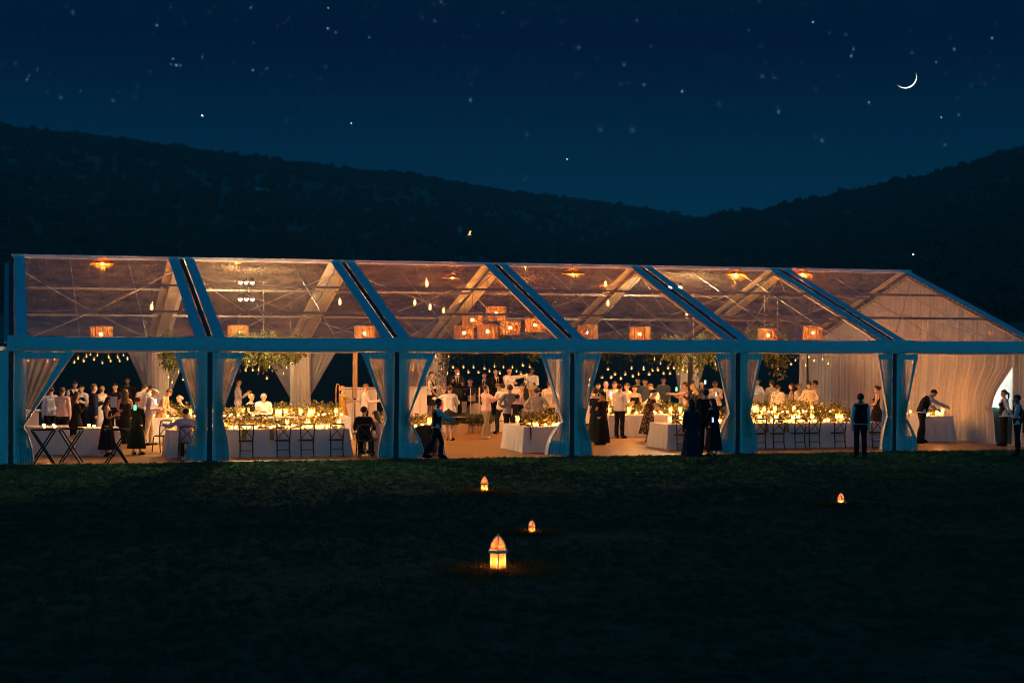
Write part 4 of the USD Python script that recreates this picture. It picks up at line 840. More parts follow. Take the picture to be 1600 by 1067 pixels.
gl_globe = lathe([(0, -.062), (.03, -.058), (.055, -.032), (.06, 0), (.05, .032), (.028, .06), (.013, .095), (.011, .095), (.026, .058), (.048, .03), (.057, 0), (.052, -.031), (.028, -.055), (0, -.058)], 14)
for lst, lab, grp, Ys in ((GL, 'teardrop candle globe in the strings over the left bay', 'globes over the left bay', (13.2, 14.6)), (GM, 'glass candle globe hanging by the vine near the second front post', 'globes by the vine', (11, 12.5)), (GN, 'glass candle globe hanging from the big left foliage cloud', 'globes in the left foliage', (8.8, 10.2)), (GO, 'glass candle globe in the row above the band', 'globes above the band', (11.0, 12.4)),
                            (GP, 'glass candle globe in the row above the standing guests right of the fourth post', 'globes above the standing guests', (8.6, 10.4)), (GQ, 'glass candle globe hanging from the right foliage cloud', 'globes in the right foliage', (8.8, 10)), (GR, 'small candle globe hanging before the gable drape', 'globes before the gable drape', (12.5, 14.2))):
    for k, (px, py) in enumerate(sorted(lst)):
        Y = Ys[0]+(Ys[1]-Ys[0])*((k*.618) % 1); p = atY(px, py, Y); t = thing('hanging_globe', f'{nth_of(k)} {lab}', 'candle globe', p, 0, grp)
        obj('glass_bowl', gl_globe, M['glass'], t, smooth=40); obj('flame', flame(-.045, .012, .036), M['globe_flame'], t)
        obj('cord', tube([(0, 0, .095), (0, 0, roofz(Y)-.15-p[2])], .0012, 4, False), M['cord'], t)
# ---------------------------------------------------------------- pendant lamps
def pendant(px, py, Y, kind, label, sc=1.0):
    p = atY(px, py, Y); t = thing('pendant_lamp', label, 'lamp', p); up = max(.3, roofz(Y)-.12-p[2])
    obj('cord', tube([(0, 0, .08), (0, 0, up)], .008, 5, False), M['cord'], t)
    if kind == 'bare': obj('bulb', lathe([(0, -.15), (.035, -.135), (.058, -.08), (.055, 0), (.03, .05), (.02, .07)], 16), M['bulb_glow'], t, smooth=40); obj('filament', tube([(0, 0, -.09), (0, 0, .03)], .013, 7), M['bulb'], t); obj('socket', lathe([(0, .07*sc), (.024, .07*sc), (.024, .12), (0, .125)], 10), M['brass'], t)
    elif kind == 'drum':
        r, h, n = .34*sc, .46*sc, 38
        for k in range(2): obj('hoop', tube([(r*math.cos(a), r*math.sin(a), (-h/2, h/2)[k]) for a in np.linspace(0, 2*PI, 29)], .012, 5, False), M['wood'], t)
        sl = [bar((r*math.cos(a), r*math.sin(a), -h/2), (r*math.cos(a), r*math.sin(a), h/2), .036*sc, .006, (math.cos(a), math.sin(a), 0)) for a in np.linspace(0, 2*PI, n, endpoint=False)]
        for s_ in sl[:]: obj('slat', s_, M['rattan'], t)
        obj('bulb', ell((0, 0, 0), .045, 2), M['dim_bulb'], t); obj('spider', bar((-r, 0, h/2), (r, 0, h/2), .012, .012), M['black_metal'], t)
    elif kind == 'dish':
        obj('shade', lathe([(.03, .14), (.16, .11), (.36*sc, 0), (.37*sc, -.02), (.355*sc, -.015), (.15, .095), (.03, .12)], 30), M['rattan'], t, smooth=40); obj('bulb', ell((0, 0, .02), .04, 2), M['bulb'], t)
    elif kind == 'triple':
        obj('crossbar', bar((-.22, 0, .1), (.22, 0, .1), .04, .04), M['black_metal'], t)
        for sx in (-1, 0, 1): c = obj('lamp_head', lathe([(0, .1), (.05, .1), (.065, -.02), (.055, -.02), (.04, .08), (0, .08)], 14).apply_translation((sx*.18, 0, 0)), M['black_metal'], t, smooth=40); obj('bulb', ell((sx*.18, 0, -.01), (.05, .05, .07), 2), M['spot'], c)
for a in ((160, 411, 7.4, 'dish', 'woven dish lamp near the ridge at the far left'), (237, 478, 6.4, 'bare', 'bright bare bulb under the roof left of the second rafter'), (385, 440, 7.6, 'triple', 'upper triple white spot lamp under the second roof bay'), (385, 466, 6.2, 'triple', 'lower triple white spot lamp under the second roof bay'), (531, 470, 6.6, 'bare', 'bare bulb left of the third rafter'),
          (672, 478, 6.8, 'bare', 'bare bulb in the middle of the third roof bay'), (648, 471, 8.6, 'bare', 'bare bulb left in the cluster of the third roof bay'), (693, 484, 9.0, 'bare', 'bare bulb right in the cluster of the third roof bay'), (667, 442, 9.6, 'bare', 'small bare bulb high in the third roof bay'), (707, 434, 7.6, 'dish', 'woven dish lamp high in the third roof bay'),
          (738, 500, 9.8, 'drum', 'slatted drum lamp leftmost of the cluster over the dance floor'), (762, 518, 8.4, 'drum', 'slatted drum lamp lowest of the cluster over the dance floor'), (775, 490, 10.4, 'drum', 'slatted drum lamp highest of the cluster over the dance floor'), (797, 512, 9.4, 'drum', 'slatted drum lamp right in the cluster over the dance floor'), (836, 508, 9.2, 'drum', 'slatted drum lamp alone right of the dance floor cluster'), (725, 520, 10.6, 'drum', 'slatted drum lamp low at the left above the band'),
          (895, 427, 7.2, 'dish', 'woven dish lamp near the ridge in the fourth roof bay'), (822, 444, 8.8, 'bare', 'small bare bulb beside the fourth rafter'), (950, 472, 6.8, 'bare', 'bare bulb in the middle of the fourth roof bay'), (946, 442, 9.8, 'bare', 'small bare bulb high in the fourth roof bay'), (1055, 447, 7.8, 'triple', 'triple white spot lamp by the fifth rafter'), (1073, 490, 6.4, 'bare', 'bare bulb low beside the fifth rafter'),
          (1000, 522, 8.0, 'drum', 'slatted drum lamp low in the fourth roof bay'), (918, 519, 9.6, 'drum', 'slatted drum lamp low beside the fourth front post'), (1150, 428, 7.2, 'dish', 'woven dish lamp near the ridge in the fifth roof bay'), (1254, 428, 7.4, 'dish', 'woven dish lamp near the ridge right of the sixth rafter'), (1200, 524, 8.6, 'drum', 'slatted drum lamp low in the fifth roof bay'), (1270, 520, 8.6, 'drum', 'slatted drum lamp low before the gable drape'),
          (158, 522, 9.2, 'drum', 'slatted drum lamp low in the first roof bay'), (372, 520, 10.6, 'drum', 'slatted drum lamp low at the left of the second roof bay'), (570, 521, 9.6, 'drum', 'slatted drum lamp low beside the third front post')):
    pendant(*a)
# ---------------------------------------------------------------- guests, staff and band
def Ps(px, y, label, **k): return person(px, y, label=label, **k)
A = arms
SU = dict(outer='jacket:charcoal'); VB = dict(outer='vest:black')
P_ = {}
# first bay
Ps(80, 604, 'person in a pale blue shirt seen from behind at the far left', face=15, top='ice', hair='black')
Ps(98, 605, 'person in a pink shirt seen from behind beside the pale blue shirt', face=-10, top='pink', hair='brown', pose=A('fwd', 'down'))
Ps(117, 593, 'bartender in white shirt and black waistcoat mixing drinks at the left', face=205, Y=13.0, H=1.78, skn=1, hair='black', **VB, pose=dict(nod=15, **A('hold', 'hold')))
Ps(128, 608, 'person in white sleeves and dark apron behind the dark suited guests', face=160, top='white', outer='apron:black', Y=12.4, H=1.66, hair='black', pose=A('hold', 'fold'))
Ps(120, 612, 'person with long dark hair in black, hand raised to the chin, at the left', face=-60, fem=True, top='black', bottom='dress', long=.45, style='long', hair='brown', pose=dict(nod=8, **A('phone', 'fold')), H=1.66)
Ps(147, 600, 'tall person in a dark suit with blue lapels facing right in the left bay', face=-70, outer='jacket:navy', top='ice', hair='brown', H=1.82, pose=A('hold', 'down'))
Ps(160, 596, 'blond person with hair up in a bright white dress at the left rear', face=20, fem=True, top='white', bottom='dress', style='updo', hair='blond', Y=11.6, H=1.66, long=.4)
Ps(169, 619, 'person with long hair and bare shoulders reading a pale sheet at the left', face=-85, fem=True, top='black', bottom='strap', sleeve=.1, style='long', hair='brown', skn=1, H=1.64, pose=dict(nod=18, **A('phone', 'hold')), long=.2)
Ps(196, 608, 'person in a long black strapless dress seen from behind at the left', face=8, fem=True, top='black', bottom='strap', sleeve=.1, style='long', hair='brown', skn=1, H=1.72, pose=A('fold', 'fold'), long=.12)
Ps(215, 621, 'person in a dark green dress holding a green glowing phone', face=-20, fem=True, top='green', bottom='dress', style='updo', hair='black', H=1.58, pose=dict(nod=15, **A('phone', 'fold')), long=.2)
Ps(199, 586, 'tall person in dark clothes standing at the rear of the left bay', face=180, top='charcoal', outer='jacket:black', hair='black', Y=14.6, H=1.86, skn=2)
Ps(222, 592, 'dark haired person in a white shirt bending over the table, left of a pair', face=-35, hair='black', pose=dict(lean=18, nod=10, **A('table', 'table')), H=1.8, Y=9.6)
Ps(232, 596, 'dark haired person in a white shirt bending to the right, right of a pair', face=-60, hair='black', pose=dict(lean=16, nod=15, **A('table', 'hold')), H=1.78, Y=9.2)
Ps(237, 608, 'grey haired person in a lilac shirt and pale trousers leaning to the table', face=-80, top='lilac', bottom='beige', hair='grey', pose=dict(lean=14, nod=20, **A('table', 'hold'), **STEP), H=1.72)
Ps(258, 607, 'person in an orange lit sleeveless top leaning over candles at the left', face=-100, fem=True, top='orange', bottom='dress', sleeve=.1, hair='brown', style='short', pose=dict(lean=24, nod=10, **A('table', 'table')), H=1.70, Y=8.6, long=.5)
Ps(282, 619, 'person with curly grey hair and a black top seated facing the candles', face=120, fem=True, top='black', bottom='dress', hair='grey', style='updo', Y=9.4, H=1.66, seat=.56, sleeve=.6, pose=dict(SIT, nod=12, **A('table', 'table')))
Ps(291, 640, 'person in a lilac shirt seated with back turned at the front left table', face=5, top='lilac', hair='black', Y=.62, H=1.76, seat=.47, pose=dict(SIT, lean=6, **A('side', 'table')))
# second bay
Ps(373, 588, 'person in white shirt and pale trousers in profile under the left foliage', face=-80, bottom='cream', hair='black', H=1.84, Y=13.6, pose=dict(**A('hip', 'phone')))
Ps(393, 614, 'person with hair up and glasses in dark clothes seated at the left tables', face=-120, fem=True, top='black', bottom='dress', hair='blond', style='bun', Y=8.9, H=1.70, seat=.60, sleeve=.3, pose=dict(SIT, nod=8, **A('table', 'table')))
Ps(412, 613, 'grey haired person in a white shirt looking down, seated at the left tables', face=195, hair='grey', Y=8.9, H=1.80, seat=.58, pose=dict(SIT, nod=24, lean=8, **A('fold', 'fold')))
Ps(536, 603, 'person in a mustard dress with blond hair up beside the trombone', face=-65, fem=True, top='mustard', bottom='dress', hair='blond', style='bun', sleeve=.5, Y=10.6, H=1.66, pose=A('fwd', 'reach'))
Ps(572, 601, 'red haired person in a pale shirt in profile left of the third front post', face=-85, top='pink', hair='red', H=1.74, Y=10.2, pose=dict(nod=4, **A('hold', 'fwd')))
Ps(569, 640, 'person in a dark waistcoat seated with back turned near the third front post', face=-4, top='charcoal', outer='vest:black', hair='black', Y=.68, H=1.78, seat=.47, pose=dict(SIT, **A('table', 'table')))
Ps(591, 651, 'person in dark lilac leaning on the table by the third front post', face=60, fem=True, top='lilac', bottom='dress', hair='brown', style='long', Y=1.0, H=1.6, seat=.45, pose=dict(SIT, lean=20, **A('table', 'table')))
# third bay: band
w = Ps(684, 625, 'waiter in black waistcoat and blue shirt striding right with a large tray', face=-78, top='ice', hair='black', skn=2, H=1.66, **VB, pose=dict(lean=6, **WALK, **A('fwd', 'reach')), Y=-.45); P_['waiter'] = w
Ps(675, 574, 'musician in white blouse and dark waistcoat standing at the left of the stage', face=-120, fem=True, bottom='skirt_charcoal', outer='vest:charcoal', hair='brown', style='short', z=ST, H=1.70, Y=13.0, long=.55, pose=A('hold', 'hold'))
Ps(714, 576, 'musician in a dark suit and open white shirt facing the dance floor', face=190, hair='brown', z=ST, H=1.82, Y=13.6, skn=1, **SU, pose=A('hold', 'phone'))
Ps(735, 590, 'drummer in a blue shirt seated behind the clear shield', face=180, top='navy', hair='brown', z=ST, Y=14.9, H=1.78, seat=.5, pose=dict(SIT, **A('fwd', 'fwd')))
Ps(757, 588, 'person in a blue jacket at the back of the stage behind the shield', face=170, outer='jacket:navy', top='ice', hair='brown', z=ST, Y=15.2, H=1.62)
Ps(775, 578, 'bald musician in a black suit and white shirt on the stage', face=215, z=ST, H=1.78, Y=13.2, skn=1, style='bald', outer='jacket:black', pose=A('down', 'hold'))
Ps(796, 570, 'singer in white shirt and black tie stretching an arm to the right', face=225, z=ST, H=1.86, Y=12.9, skn=1, hair='black', style='short', outer='vest:none' if False else None, pose=dict(nod=2, al=((-.5, .75, .1), (-.35, .9, .25)), ar=((.2, .4, -.85), (-.3, .9, .2))))
Ps(831, 571, 'keyboard player in white shirt and black tie behind the keyboard', face=170, z=ST, H=1.84, Y=13.7, skn=2, hair='black', pose=dict(nod=14, **A('fwd', 'fwd')))
Ps(694, 599, 'person in a rose dress dancing behind the white shirted dancer', face=150, fem=True, top='rose', bottom='dress', hair='red', style='long', Y=9.6, H=1.64, sleeve=.1, pose=A('side', 'up'))
Ps(703, 602, 'dancer in a white shirt and dark kilt seen from behind', face=-15, bottom='skirt_charcoal', hair='brown', H=1.76, long=.5, pose=dict(**STEP, **A('side', 'fwd')))
Ps(760, 601, 'dancer in a pale pink shirt, khaki trousers and light shoes turning right', face=-60, top='pink', bottom='khaki', hair='brown', H=1.76, shoe='white', pose=dict(STEP, lean=-4, **A('fold', 'side')))
Ps(785, 599, 'dancer in white shirt and dark trousers facing the pale pink shirt', face=30, top='white', bottom='charcoal', hair='black', H=1.76, pose=dict(WALK, **A('fwd', 'hold')))
Ps(797, 601, 'dancer in a grey shirt and black trousers standing with back turned', face=12, top='grey', hair='brown', H=1.82, pose=A('hip', 'down'))
Ps(809, 616, 'person with dark hair tied up in a black top left of the ribboned table', face=-30, fem=True, top='black', bottom='dress', hair='black', style='bun', H=1.56, sleeve=.3, long=.5, pose=A('down', 'fold'))
Ps(816, 595, 'person in a pale pink dress facing the camera near the stage', face=170, fem=True, top='pink', bottom='strap', sleeve=.1, hair='brown', Y=11.2, H=1.68, pose=A('up', 'fold'))
Ps(822, 605, 'person with dark hair in lilac seen from behind near the keyboard', face=10, fem=True, top='lilac', bottom='dress', hair='black', style='long', H=1.64, Y=8.6)
Ps(831, 606, 'blond long haired person in white between two dark haired guests', face=-15, fem=True, top='white', bottom='dress', hair='blond', style='long', H=1.64, Y=8.9)
Ps(839, 609, 'broad person in a grey shirt with elbows out behind the ribboned table', face=-5, top='silver', bottom='charcoal', hair='brown', H=1.74, width=1.06, Y=5.2, pose=dict(lean=8, **A('hip', 'hip')))
Ps(859, 589, 'person in a cream shirt with back turned left of the fourth front post', face=-20, top='cream', hair='brown', Y=9.8, H=1.84, pose=A('down', 'hip'))
# fourth bay
Ps(932, 607, 'person in a long dark patterned dress, left of two right of the fourth post', face=-20, fem=True, top='teal', bottom='dress', hair='black', style='updo', H=1.68, long=.06, sleeve=.5, pose=A('down', 'fold'))
Ps(941, 609, 'person in a long black dress, right of two right of the fourth post', face=50, fem=True, top='black', bottom='dress', hair='black', style='updo', H=1.66, long=.06, sleeve=.4, skn=1, pose=A('fold', 'down'), Y=4.6)
Ps(935, 594, 'dark haired person in a white top behind the two long dresses', face=200, fem=True, top='white', bottom='dress', hair='black', style='bun', Y=11.0, H=1.72)
Ps(947, 593, 'person in a dark jacket and open white shirt facing the camera by the fourth post', face=175, hair='grey', outer='jacket:black', Y=10.8, H=1.78, pose=A('down', 'hold'))
Ps(961, 591, 'person in a white shirt lit by a blue phone facing the camera', face=165, hair='brown', Y=9.6, H=1.82, pose=dict(nod=12, **A('phone', 'hold')))
Ps(969, 600, 'person in white shirt and black trousers seen from behind by the candlelit table', face=-35, hair='black', H=1.78, pose=A('fold', 'hold'))
Ps(992, 602, 'person in a black dress facing the camera with a hand at the mouth', face=185, fem=True, top='black', bottom='strap', sleeve=.1, hair='black', style='updo', H=1.70, long=.34, pose=dict(nod=6, al=((-.2, .3, -.9), (.15, .5, .9)), ar=((.2, .1, -1), (-.3, .9, .1))))
Ps(1018, 608, 'person in a dark floral dress with hair up bending to the right', face=-70, fem=True, top='floral', bottom='dress', hair='black', style='updo', H=1.70, sleeve=.3, pose=dict(lean=18, nod=8, **A('reach', 'table')), long=.25)
Ps(1024, 591, 'person in a white shirt bending left to embrace a guest', face=80, hair='red', H=1.80, Y=9.9, pose=dict(lean=26, nod=12, **A('reach', 'wide')))
Ps(1008, 592, 'person in a blue shirt in the shade behind the embracing pair', face=190, top='slate', hair='brown', Y=14.6, H=1.78)
Ps(997, 590, 'person in dark grey standing far back behind the black dress', face=170, top='charcoal', hair='brown', Y=15.0, H=1.80)
Ps(1037, 588, 'person in a dull green top standing far back left of the gathered drape', face=185, top='slate', hair='brown', Y=15.1, H=1.82)
Ps(1071, 594, 'person in a pink shirt stretching an arm left with a green lit phone', face=75, top='pink', hair='red', H=1.76, Y=10.4, pose=dict(al=((-.3, .8, -.2), (-.1, 1, .05)), ar=((.2, .3, -.9), (-.2, .8, .3)), nod=5))
Ps(1084, 594, 'blond long haired person in dark clothes looking at a phone', face=70, fem=True, top='charcoal', bottom='dress', hair='blond', style='long', H=1.72, Y=10.2, pose=dict(nod=20, **A('phone', 'phone')))
Ps(1118, 589, 'person in a white shirt looking down at a blue phone near the fifth post', face=160, hair='brown', H=1.80, Y=11.0, skn=1, pose=dict(nod=28, **A('phone', 'phone')))
Ps(1081, 624, 'person in a dark blue patterned dress with back turned, left of three outside', face=8, fem=True, top='navy', bottom='dress', hair='black', style='long', H=1.66, long=.15, sleeve=1.3)
Ps(1103, 606, 'tall person in black standing with back turned, middle of three outside', face=-12, top='black', outer='jacket:black', hair='black', H=1.86, Y=-.55)
Ps(1115, 627, 'person in a black dress holding a blue lit phone, right of three outside', face=40, fem=True, top='black', bottom='dress', hair='black', style='long', H=1.62, sleeve=1.0, pose=dict(nod=15, **A('fold', 'hold')), long=.2, Y=-1.0)
# fifth bay
Ps(1184, 590, 'person in a white shirt half hidden by the wall right of the fifth post', face=120, hair='brown', H=1.80, Y=13.6, pose=A('hip', 'hip'))
Ps(1206, 590, 'person in a pale grey shirt facing away under the trailing foliage', face=20, top='silver', hair='brown', H=1.80, Y=11.6)
Ps(1216, 600, 'person in a pale printed blouse with back turned before the right bar', face=-12, fem=True, top='print', bottom='skirt_black', hair='brown', style='updo', H=1.66, width=1.1, Y=10.6)
Ps(1237, 591, 'brown haired person in a shining gold dress facing left', face=70, fem=True, top='silver', bottom='dress', hair='brown', style='long', H=1.70, Y=10.9, long=.1, pose=A('phone', 'fold'))
Ps(1248, 590, 'blond person in pale top and dark dress facing right', face=230, fem=True, top='cream', bottom='skirt_black', hair='blond', style='updo', H=1.70, Y=10.6, pose=dict(nod=14, **A('hold', 'fwd')))
Ps(1264, 592, 'dark haired person in a cream shirt with back turned before the gable drape', face=25, top='cream', hair='brown', H=1.78, Y=10.2, pose=A('fwd', 'hip'))
Ps(1274, 588, 'dark haired person in a white shirt behind the cream shirt', face=60, top='white', hair='black', H=1.80, Y=10.9, pose=A('fwd', 'down'))
Ps(1345, 615, 'waiter in a dark waistcoat and blue sleeves standing outside with back turned', face=4, top='ice', hair='black', skn=2, H=1.78, **VB, pose=A('down', 'down'))
Ps(1370, 599, 'person in a black sleeveless top facing left beside the sixth front post', face=80, fem=True, top='black', bottom='dress', hair='black', style='bun', H=1.74, sleeve=.1, Y=6.0, pose=A('fold', 'fold'))
# sixth bay
Ps(1449, 604, 'waiter in a dark waistcoat leaning right to arrange candles', face=-82, top='ice', hair='black', skn=1, H=1.84, **VB, Y=YI-.35, pose=dict(lean=40, nod=4, abs=1, al=((-.1, .6, -.8), (0, .9, -.5)), ar=((.1, .85, -.5), (0, .95, -.35)), **STEP))
Ps(1569, 609, 'waitress with a ponytail in dark waistcoat standing in the gable doorway', face=88, fem=True, top='ice', bottom='black', hair='brown', style='pony', H=1.74, **VB, pose=A('back', 'back'))
Ps(1590, 617, 'waiter in dark waistcoat and blue shirt with folded arms at the right edge', face=75, top='ice', hair='black', skn=2, H=1.74, **VB, pose=dict(nod=6, **A('fold', 'fold')))
Ps(1607, 621, 'person in dark clothes cut off by the right edge of the picture', face=90, top='charcoal', outer='jacket:black', hair='black', H=1.74, pose=A('fold', 'fold'))
Ps(180, 603, 'person in dark clothes standing just left of the black strapless dress', face=160, top='charcoal', outer='jacket:black', hair='black', H=1.76, Y=10.6, skn=1, pose=A('hold', 'down'))
Ps(926, 601, 'dark haired person in white partly hidden by the wall right of the fourth post', face=-60, fem=True, top='white', bottom='dress', hair='black', style='bun', H=1.68, Y=8.2)
Ps(980, 598, 'brown haired person behind the white shirt and the black dress', face=120, top='cream', hair='brown', H=1.76, Y=9.4, pose=A('down', 'hold'))
Ps(1097, 594, 'person in dark clothes raising a white glowing phone behind the blond hair', face=175, top='slate', hair='black', H=1.78, Y=11.9, pose=A('phone', 'up'))
# things in hands
def phone(px, py, Y, col, label, s=9.0):
    s = s*.12
    m = emit(f'phone_screen_{px}', col, s); p = atY(px, py, Y); t = thing('phone', label, 'phone', p, .2)
    obj('case', box((0, .006, 0), (.075, .008, .15)), M['black_metal'], t); obj('screen', box((0, -.001, 0), (.066, .003, .138)), m, t)
phone(211, 637, 1.0, (.1, 1, .55), 'green glowing phone held by the person in the green dress', 1.2); phone(243, 627, 3.2, (.55, .7, 1), 'pale blue phone screen near the leaning grey haired person', .8); phone(954, 615, 9.2, (.3, .5, 1), 'blue phone screen held by the white shirted person right of the fourth post', 1.2)
phone(1057, 608, 9.6, (.3, 1, .3), 'green phone screen held out left by the pink shirt', .9); phone(1119, 616, 10.4, (.35, .5, 1), 'blue phone screen held by the white shirted person near the fifth post', 1.0); phone(1102, 597, 11.6, (.6, .95, 1), 'white phone glow above the dark group outside', .9); phone(1114, 656, -1.45, (.2, .3, 1), 'bright blue phone held low by the dark dressed person outside', 1.0)
hp = (P_['waiter']['hands']['l']+P_['waiter']['hands']['r'])/2
tr = thing('serving_tray', 'large oval tray carried by the striding waiter', 'tray', tuple(hp+np.array([.12, 0, .03])))
obj('tray_plate', lathe([(0, 0), (.30, 0), (.36, .035), (.36, .045), (.29, .014), (0, .014)], 28), M['black_metal'], tr, smooth=30)
for k in range(5): obj('plate', lathe([(0, .018), (.07, .018), (.095, .03), (.07, .026), (0, .026)], 16).apply_translation((.18*math.cos(k*1.257), .18*math.sin(k*1.257), 0)), M['white_panel'], tr)
mn_ = atY(178, 628, .7); t_ = thing('menu_sheet', 'pale sheet of paper held by the bare shouldered reader', 'paper', tuple(mn_), -.6)
S = np.array([[(u*.2-.1, .02*math.sin(3*u), v*.28-.14) for v in np.linspace(0, 1, 4)] for u in np.linspace(0, 1, 5)]); g = grid(S); g2 = g.copy(); g2.vertices += [0, .002, 0]; g2.invert(); obj('sheet', cat_([g, g2]), M['white_panel'], t_)
# ---------------------------------------------------------------- lanterns on the lawn
M['pane'] = T('frosted_lantern_pane', {'t': ('translucent_bsdf', {'color': (.42, .27, .14)}), 'd': ('diffuse_bsdf', {'color': (.4, .28, .16)}), 'c': ('transparent_bsdf', {}), 'x': ('mix_closure', {'fac': .6}), 'y': ('mix_closure', {'fac': .62})}, [('d.BSDF', 'x.closure1'), ('t.BSDF', 'x.closure2'), ('x.closure', 'y.closure1'), ('c.BSDF', 'y.closure2')], surface='y.closure')
M['fret'] = T('pierced_metal_dome', {'tc': ('texture_coordinate', {}), 'v': ('voronoi_texture', {'scale': 26.0, 'feature': 'distance_to_edge'}), 'm': ('math', {'math_type': 'greater_than', 'value2': .10}), 'p': ('principled_bsdf', {'base_color': (.55, .5, .44), 'roughness': .5}), 't': ('translucent_bsdf', {'color': (.85, .60, .34)}), 'x': ('mix_closure', {})}, [('tc.object', 'v.vector'), ('v.distance', 'm.value1'), ('m.value', 'x.fac'), ('p.BSDF', 'x.closure1'), ('t.BSDF', 'x.closure2')], surface='x.closure')
M['white_metal'] = pbr('white_painted_metal', (.62, .58, .52), .5)
M['lantern_flame'] = emit('lantern_flame', (1.0, .32, .055), 50.0)
def lantern(px, py, h, label):
    p = ground(px, py); p[2] = ground_z(p[0], p[1]); t = thing('lantern', label, 'lantern', p, .26, None, h); n = 6
    R, hb = .225, .52; A6 = np.arange(n)*2*PI/n
    hexa = lambda r, z, hh: trimesh.creation.cylinder(r, hh, sections=6, transform=trimesh.transformations.translation_matrix((0, 0, z)))
    obj('base', cat_([hexa(R+.02, .025, .03)]), M['white_metal'], t); obj('cornice', tube([((R+.02)*math.cos(a), (R+.02)*math.sin(a), hb+.03) for a in np.arange(7)*PI/3], .042, 7), M['white_metal'], t)
    for k in range(n):
        a, b = A6[k], A6[(k+1) % n]; c, d = V(math.cos(a), math.sin(a), 0)*R, V(math.cos(b), math.sin(b), 0)*R
        obj('corner_post', tube([c+V(0, 0, .04), c+V(0, 0, hb+.01)], .021, 6), M['white_metal'], t)
        mid = (c+d)/2*.985; obj('pane', box(mid+V(0, 0, .04+(hb-.05)/2), (.004, np.linalg.norm(d-c)-.05, hb-.06), rz=(a+b)/2 if k < 5 else (a+b+2*PI)/2), M['pane'], t)
        prof = [(R+.015, hb+.055), (R+.0, hb+.16), (R-.045, hb+.26), (R-.12, hb+.36), (.035, hb+.425)]
        obj('dome_rib', tube([(r*math.cos(a), r*math.sin(a), z) for r, z in prof], .013, 5), M['white_metal'], t)
    obj('dome', trimesh.creation.revolve([(R, hb+.05), (R-.015, hb+.16), (R-.06, hb+.26), (R-.135, hb+.36), (.02, hb+.42)], sections=6), M['fret'], t)
    obj('finial', lathe([(0, hb+.40), (.045, hb+.415), (.03, hb+.44), (.034, hb+.455), (.012, hb+.475), (0, hb+.50)], 10), M['white_metal'], t, smooth=40)
    obj('candle', lathe([(0, .04), (.06, .04), (.06, .24), (0, .245)], 14), M['wax'], t); obj('flame', flame(.245, .028, .09), M['lantern_flame'], t)
    return p
LP = [lantern(778, 889, .56, 'largest lit white lantern standing nearest on the lawn'), lantern(757, 769, .37, 'lit lantern standing on the lawn farthest from the camera, before the dance floor'), lantern(831, 831, .27, 'small lit lantern half sunk in grass behind the largest lantern'), lantern(1314, 789, .27, 'small lit lantern alone on the lawn at the right')]
# ---------------------------------------------------------------- grass
def tuft(seed, n=26, h=.07):
    r2 = np.random.default_rng(seed); v, f = [], []
    for k in range(n):
        b = np.array([r2.normal(0, .05), r2.normal(0, .05), 0]); a = r2.uniform(0, 2*PI); L = h*r2.uniform(.5, 1.25); w = .0035; d = np.array([math.cos(a), math.sin(a), 0]); s = np.array([-d[1], d[0], 0])*w
        i = len(v); v += [b-s, b+s, b+d*L*.2+[0, 0, L*.65]-s*.6, b+d*L*.2+[0, 0, L*.65]+s*.6, b+d*L*.55+[0, 0, L]]; f += [(i, i+1, i+3), (i, i+3, i+2), (i+2, i+3, i+4)]
    return trimesh.Trimesh(v, f, process=False)
def scatter(name, xy, scl, label, seed, mat='blade'):
    pi = UsdGeom.PointInstancer.Define(stage, '/World/'+name); tag(pi.GetPrim(), label, 'grass', None, 'stuff'); rel = pi.CreatePrototypesRel(); r2 = np.random.default_rng(seed)
    for k in range(3): rel.AddTarget(obj('tuft', tuft(seed+k), M[mat], pi.GetPrim()).GetPath())
    n = len(xy); z = ground_z(xy[:, 0], xy[:, 1]); p = np.column_stack([xy, z])
    pi.CreatePositionsAttr(Vt.Vec3fArray.FromNumpy(p.astype(np.float32))); pi.CreateProtoIndicesAttr(Vt.IntArray.FromNumpy(r2.integers(0, 3, n).astype(np.int32)))
    pi.CreateScalesAttr(Vt.Vec3fArray.FromNumpy((scl[:, None]*np.ones(3)).astype(np.float32)))
    pi.CreateOrientationsAttr(Vt.QuathArray([Gf.Quath(float(math.cos(x/2)), 0, 0, float(math.sin(x/2))) for x in r2.uniform(0, 2*PI, n)]))
r2 = np.random.default_rng(77); xy = np.column_stack([r2.uniform(-4, 38, 60000), r2.uniform(-31.5, -.3, 60000)]); pr = EYE[1]*0
fw = (xy[:, 0]-EYE[0])*_f[0]+(xy[:, 1]-EYE[1])*_f[1]; rr = ((xy[:, 0]-EYE[0])*_r[0]+(xy[:, 1]-EYE[1])*_r[1])/fw; xy = xy[(np.abs(rr) < .32) & (fw > 14)]
scatter('lawn_grass', xy, r2.uniform(.4, .95, len(xy)), 'short blades of grass over the dark lawn', 300)
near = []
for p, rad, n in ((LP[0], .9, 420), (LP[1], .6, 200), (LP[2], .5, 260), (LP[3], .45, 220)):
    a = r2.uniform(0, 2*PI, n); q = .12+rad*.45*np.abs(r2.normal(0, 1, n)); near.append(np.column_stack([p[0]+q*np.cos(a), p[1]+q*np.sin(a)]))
near = np.vstack(near); scatter('lantern_grass', near, r2.uniform(.7, 1.5, len(near))*np.exp(-.0*near[:, 0]), 'longer grass standing round the lit lanterns', 330, 'lantern_lit_blade')
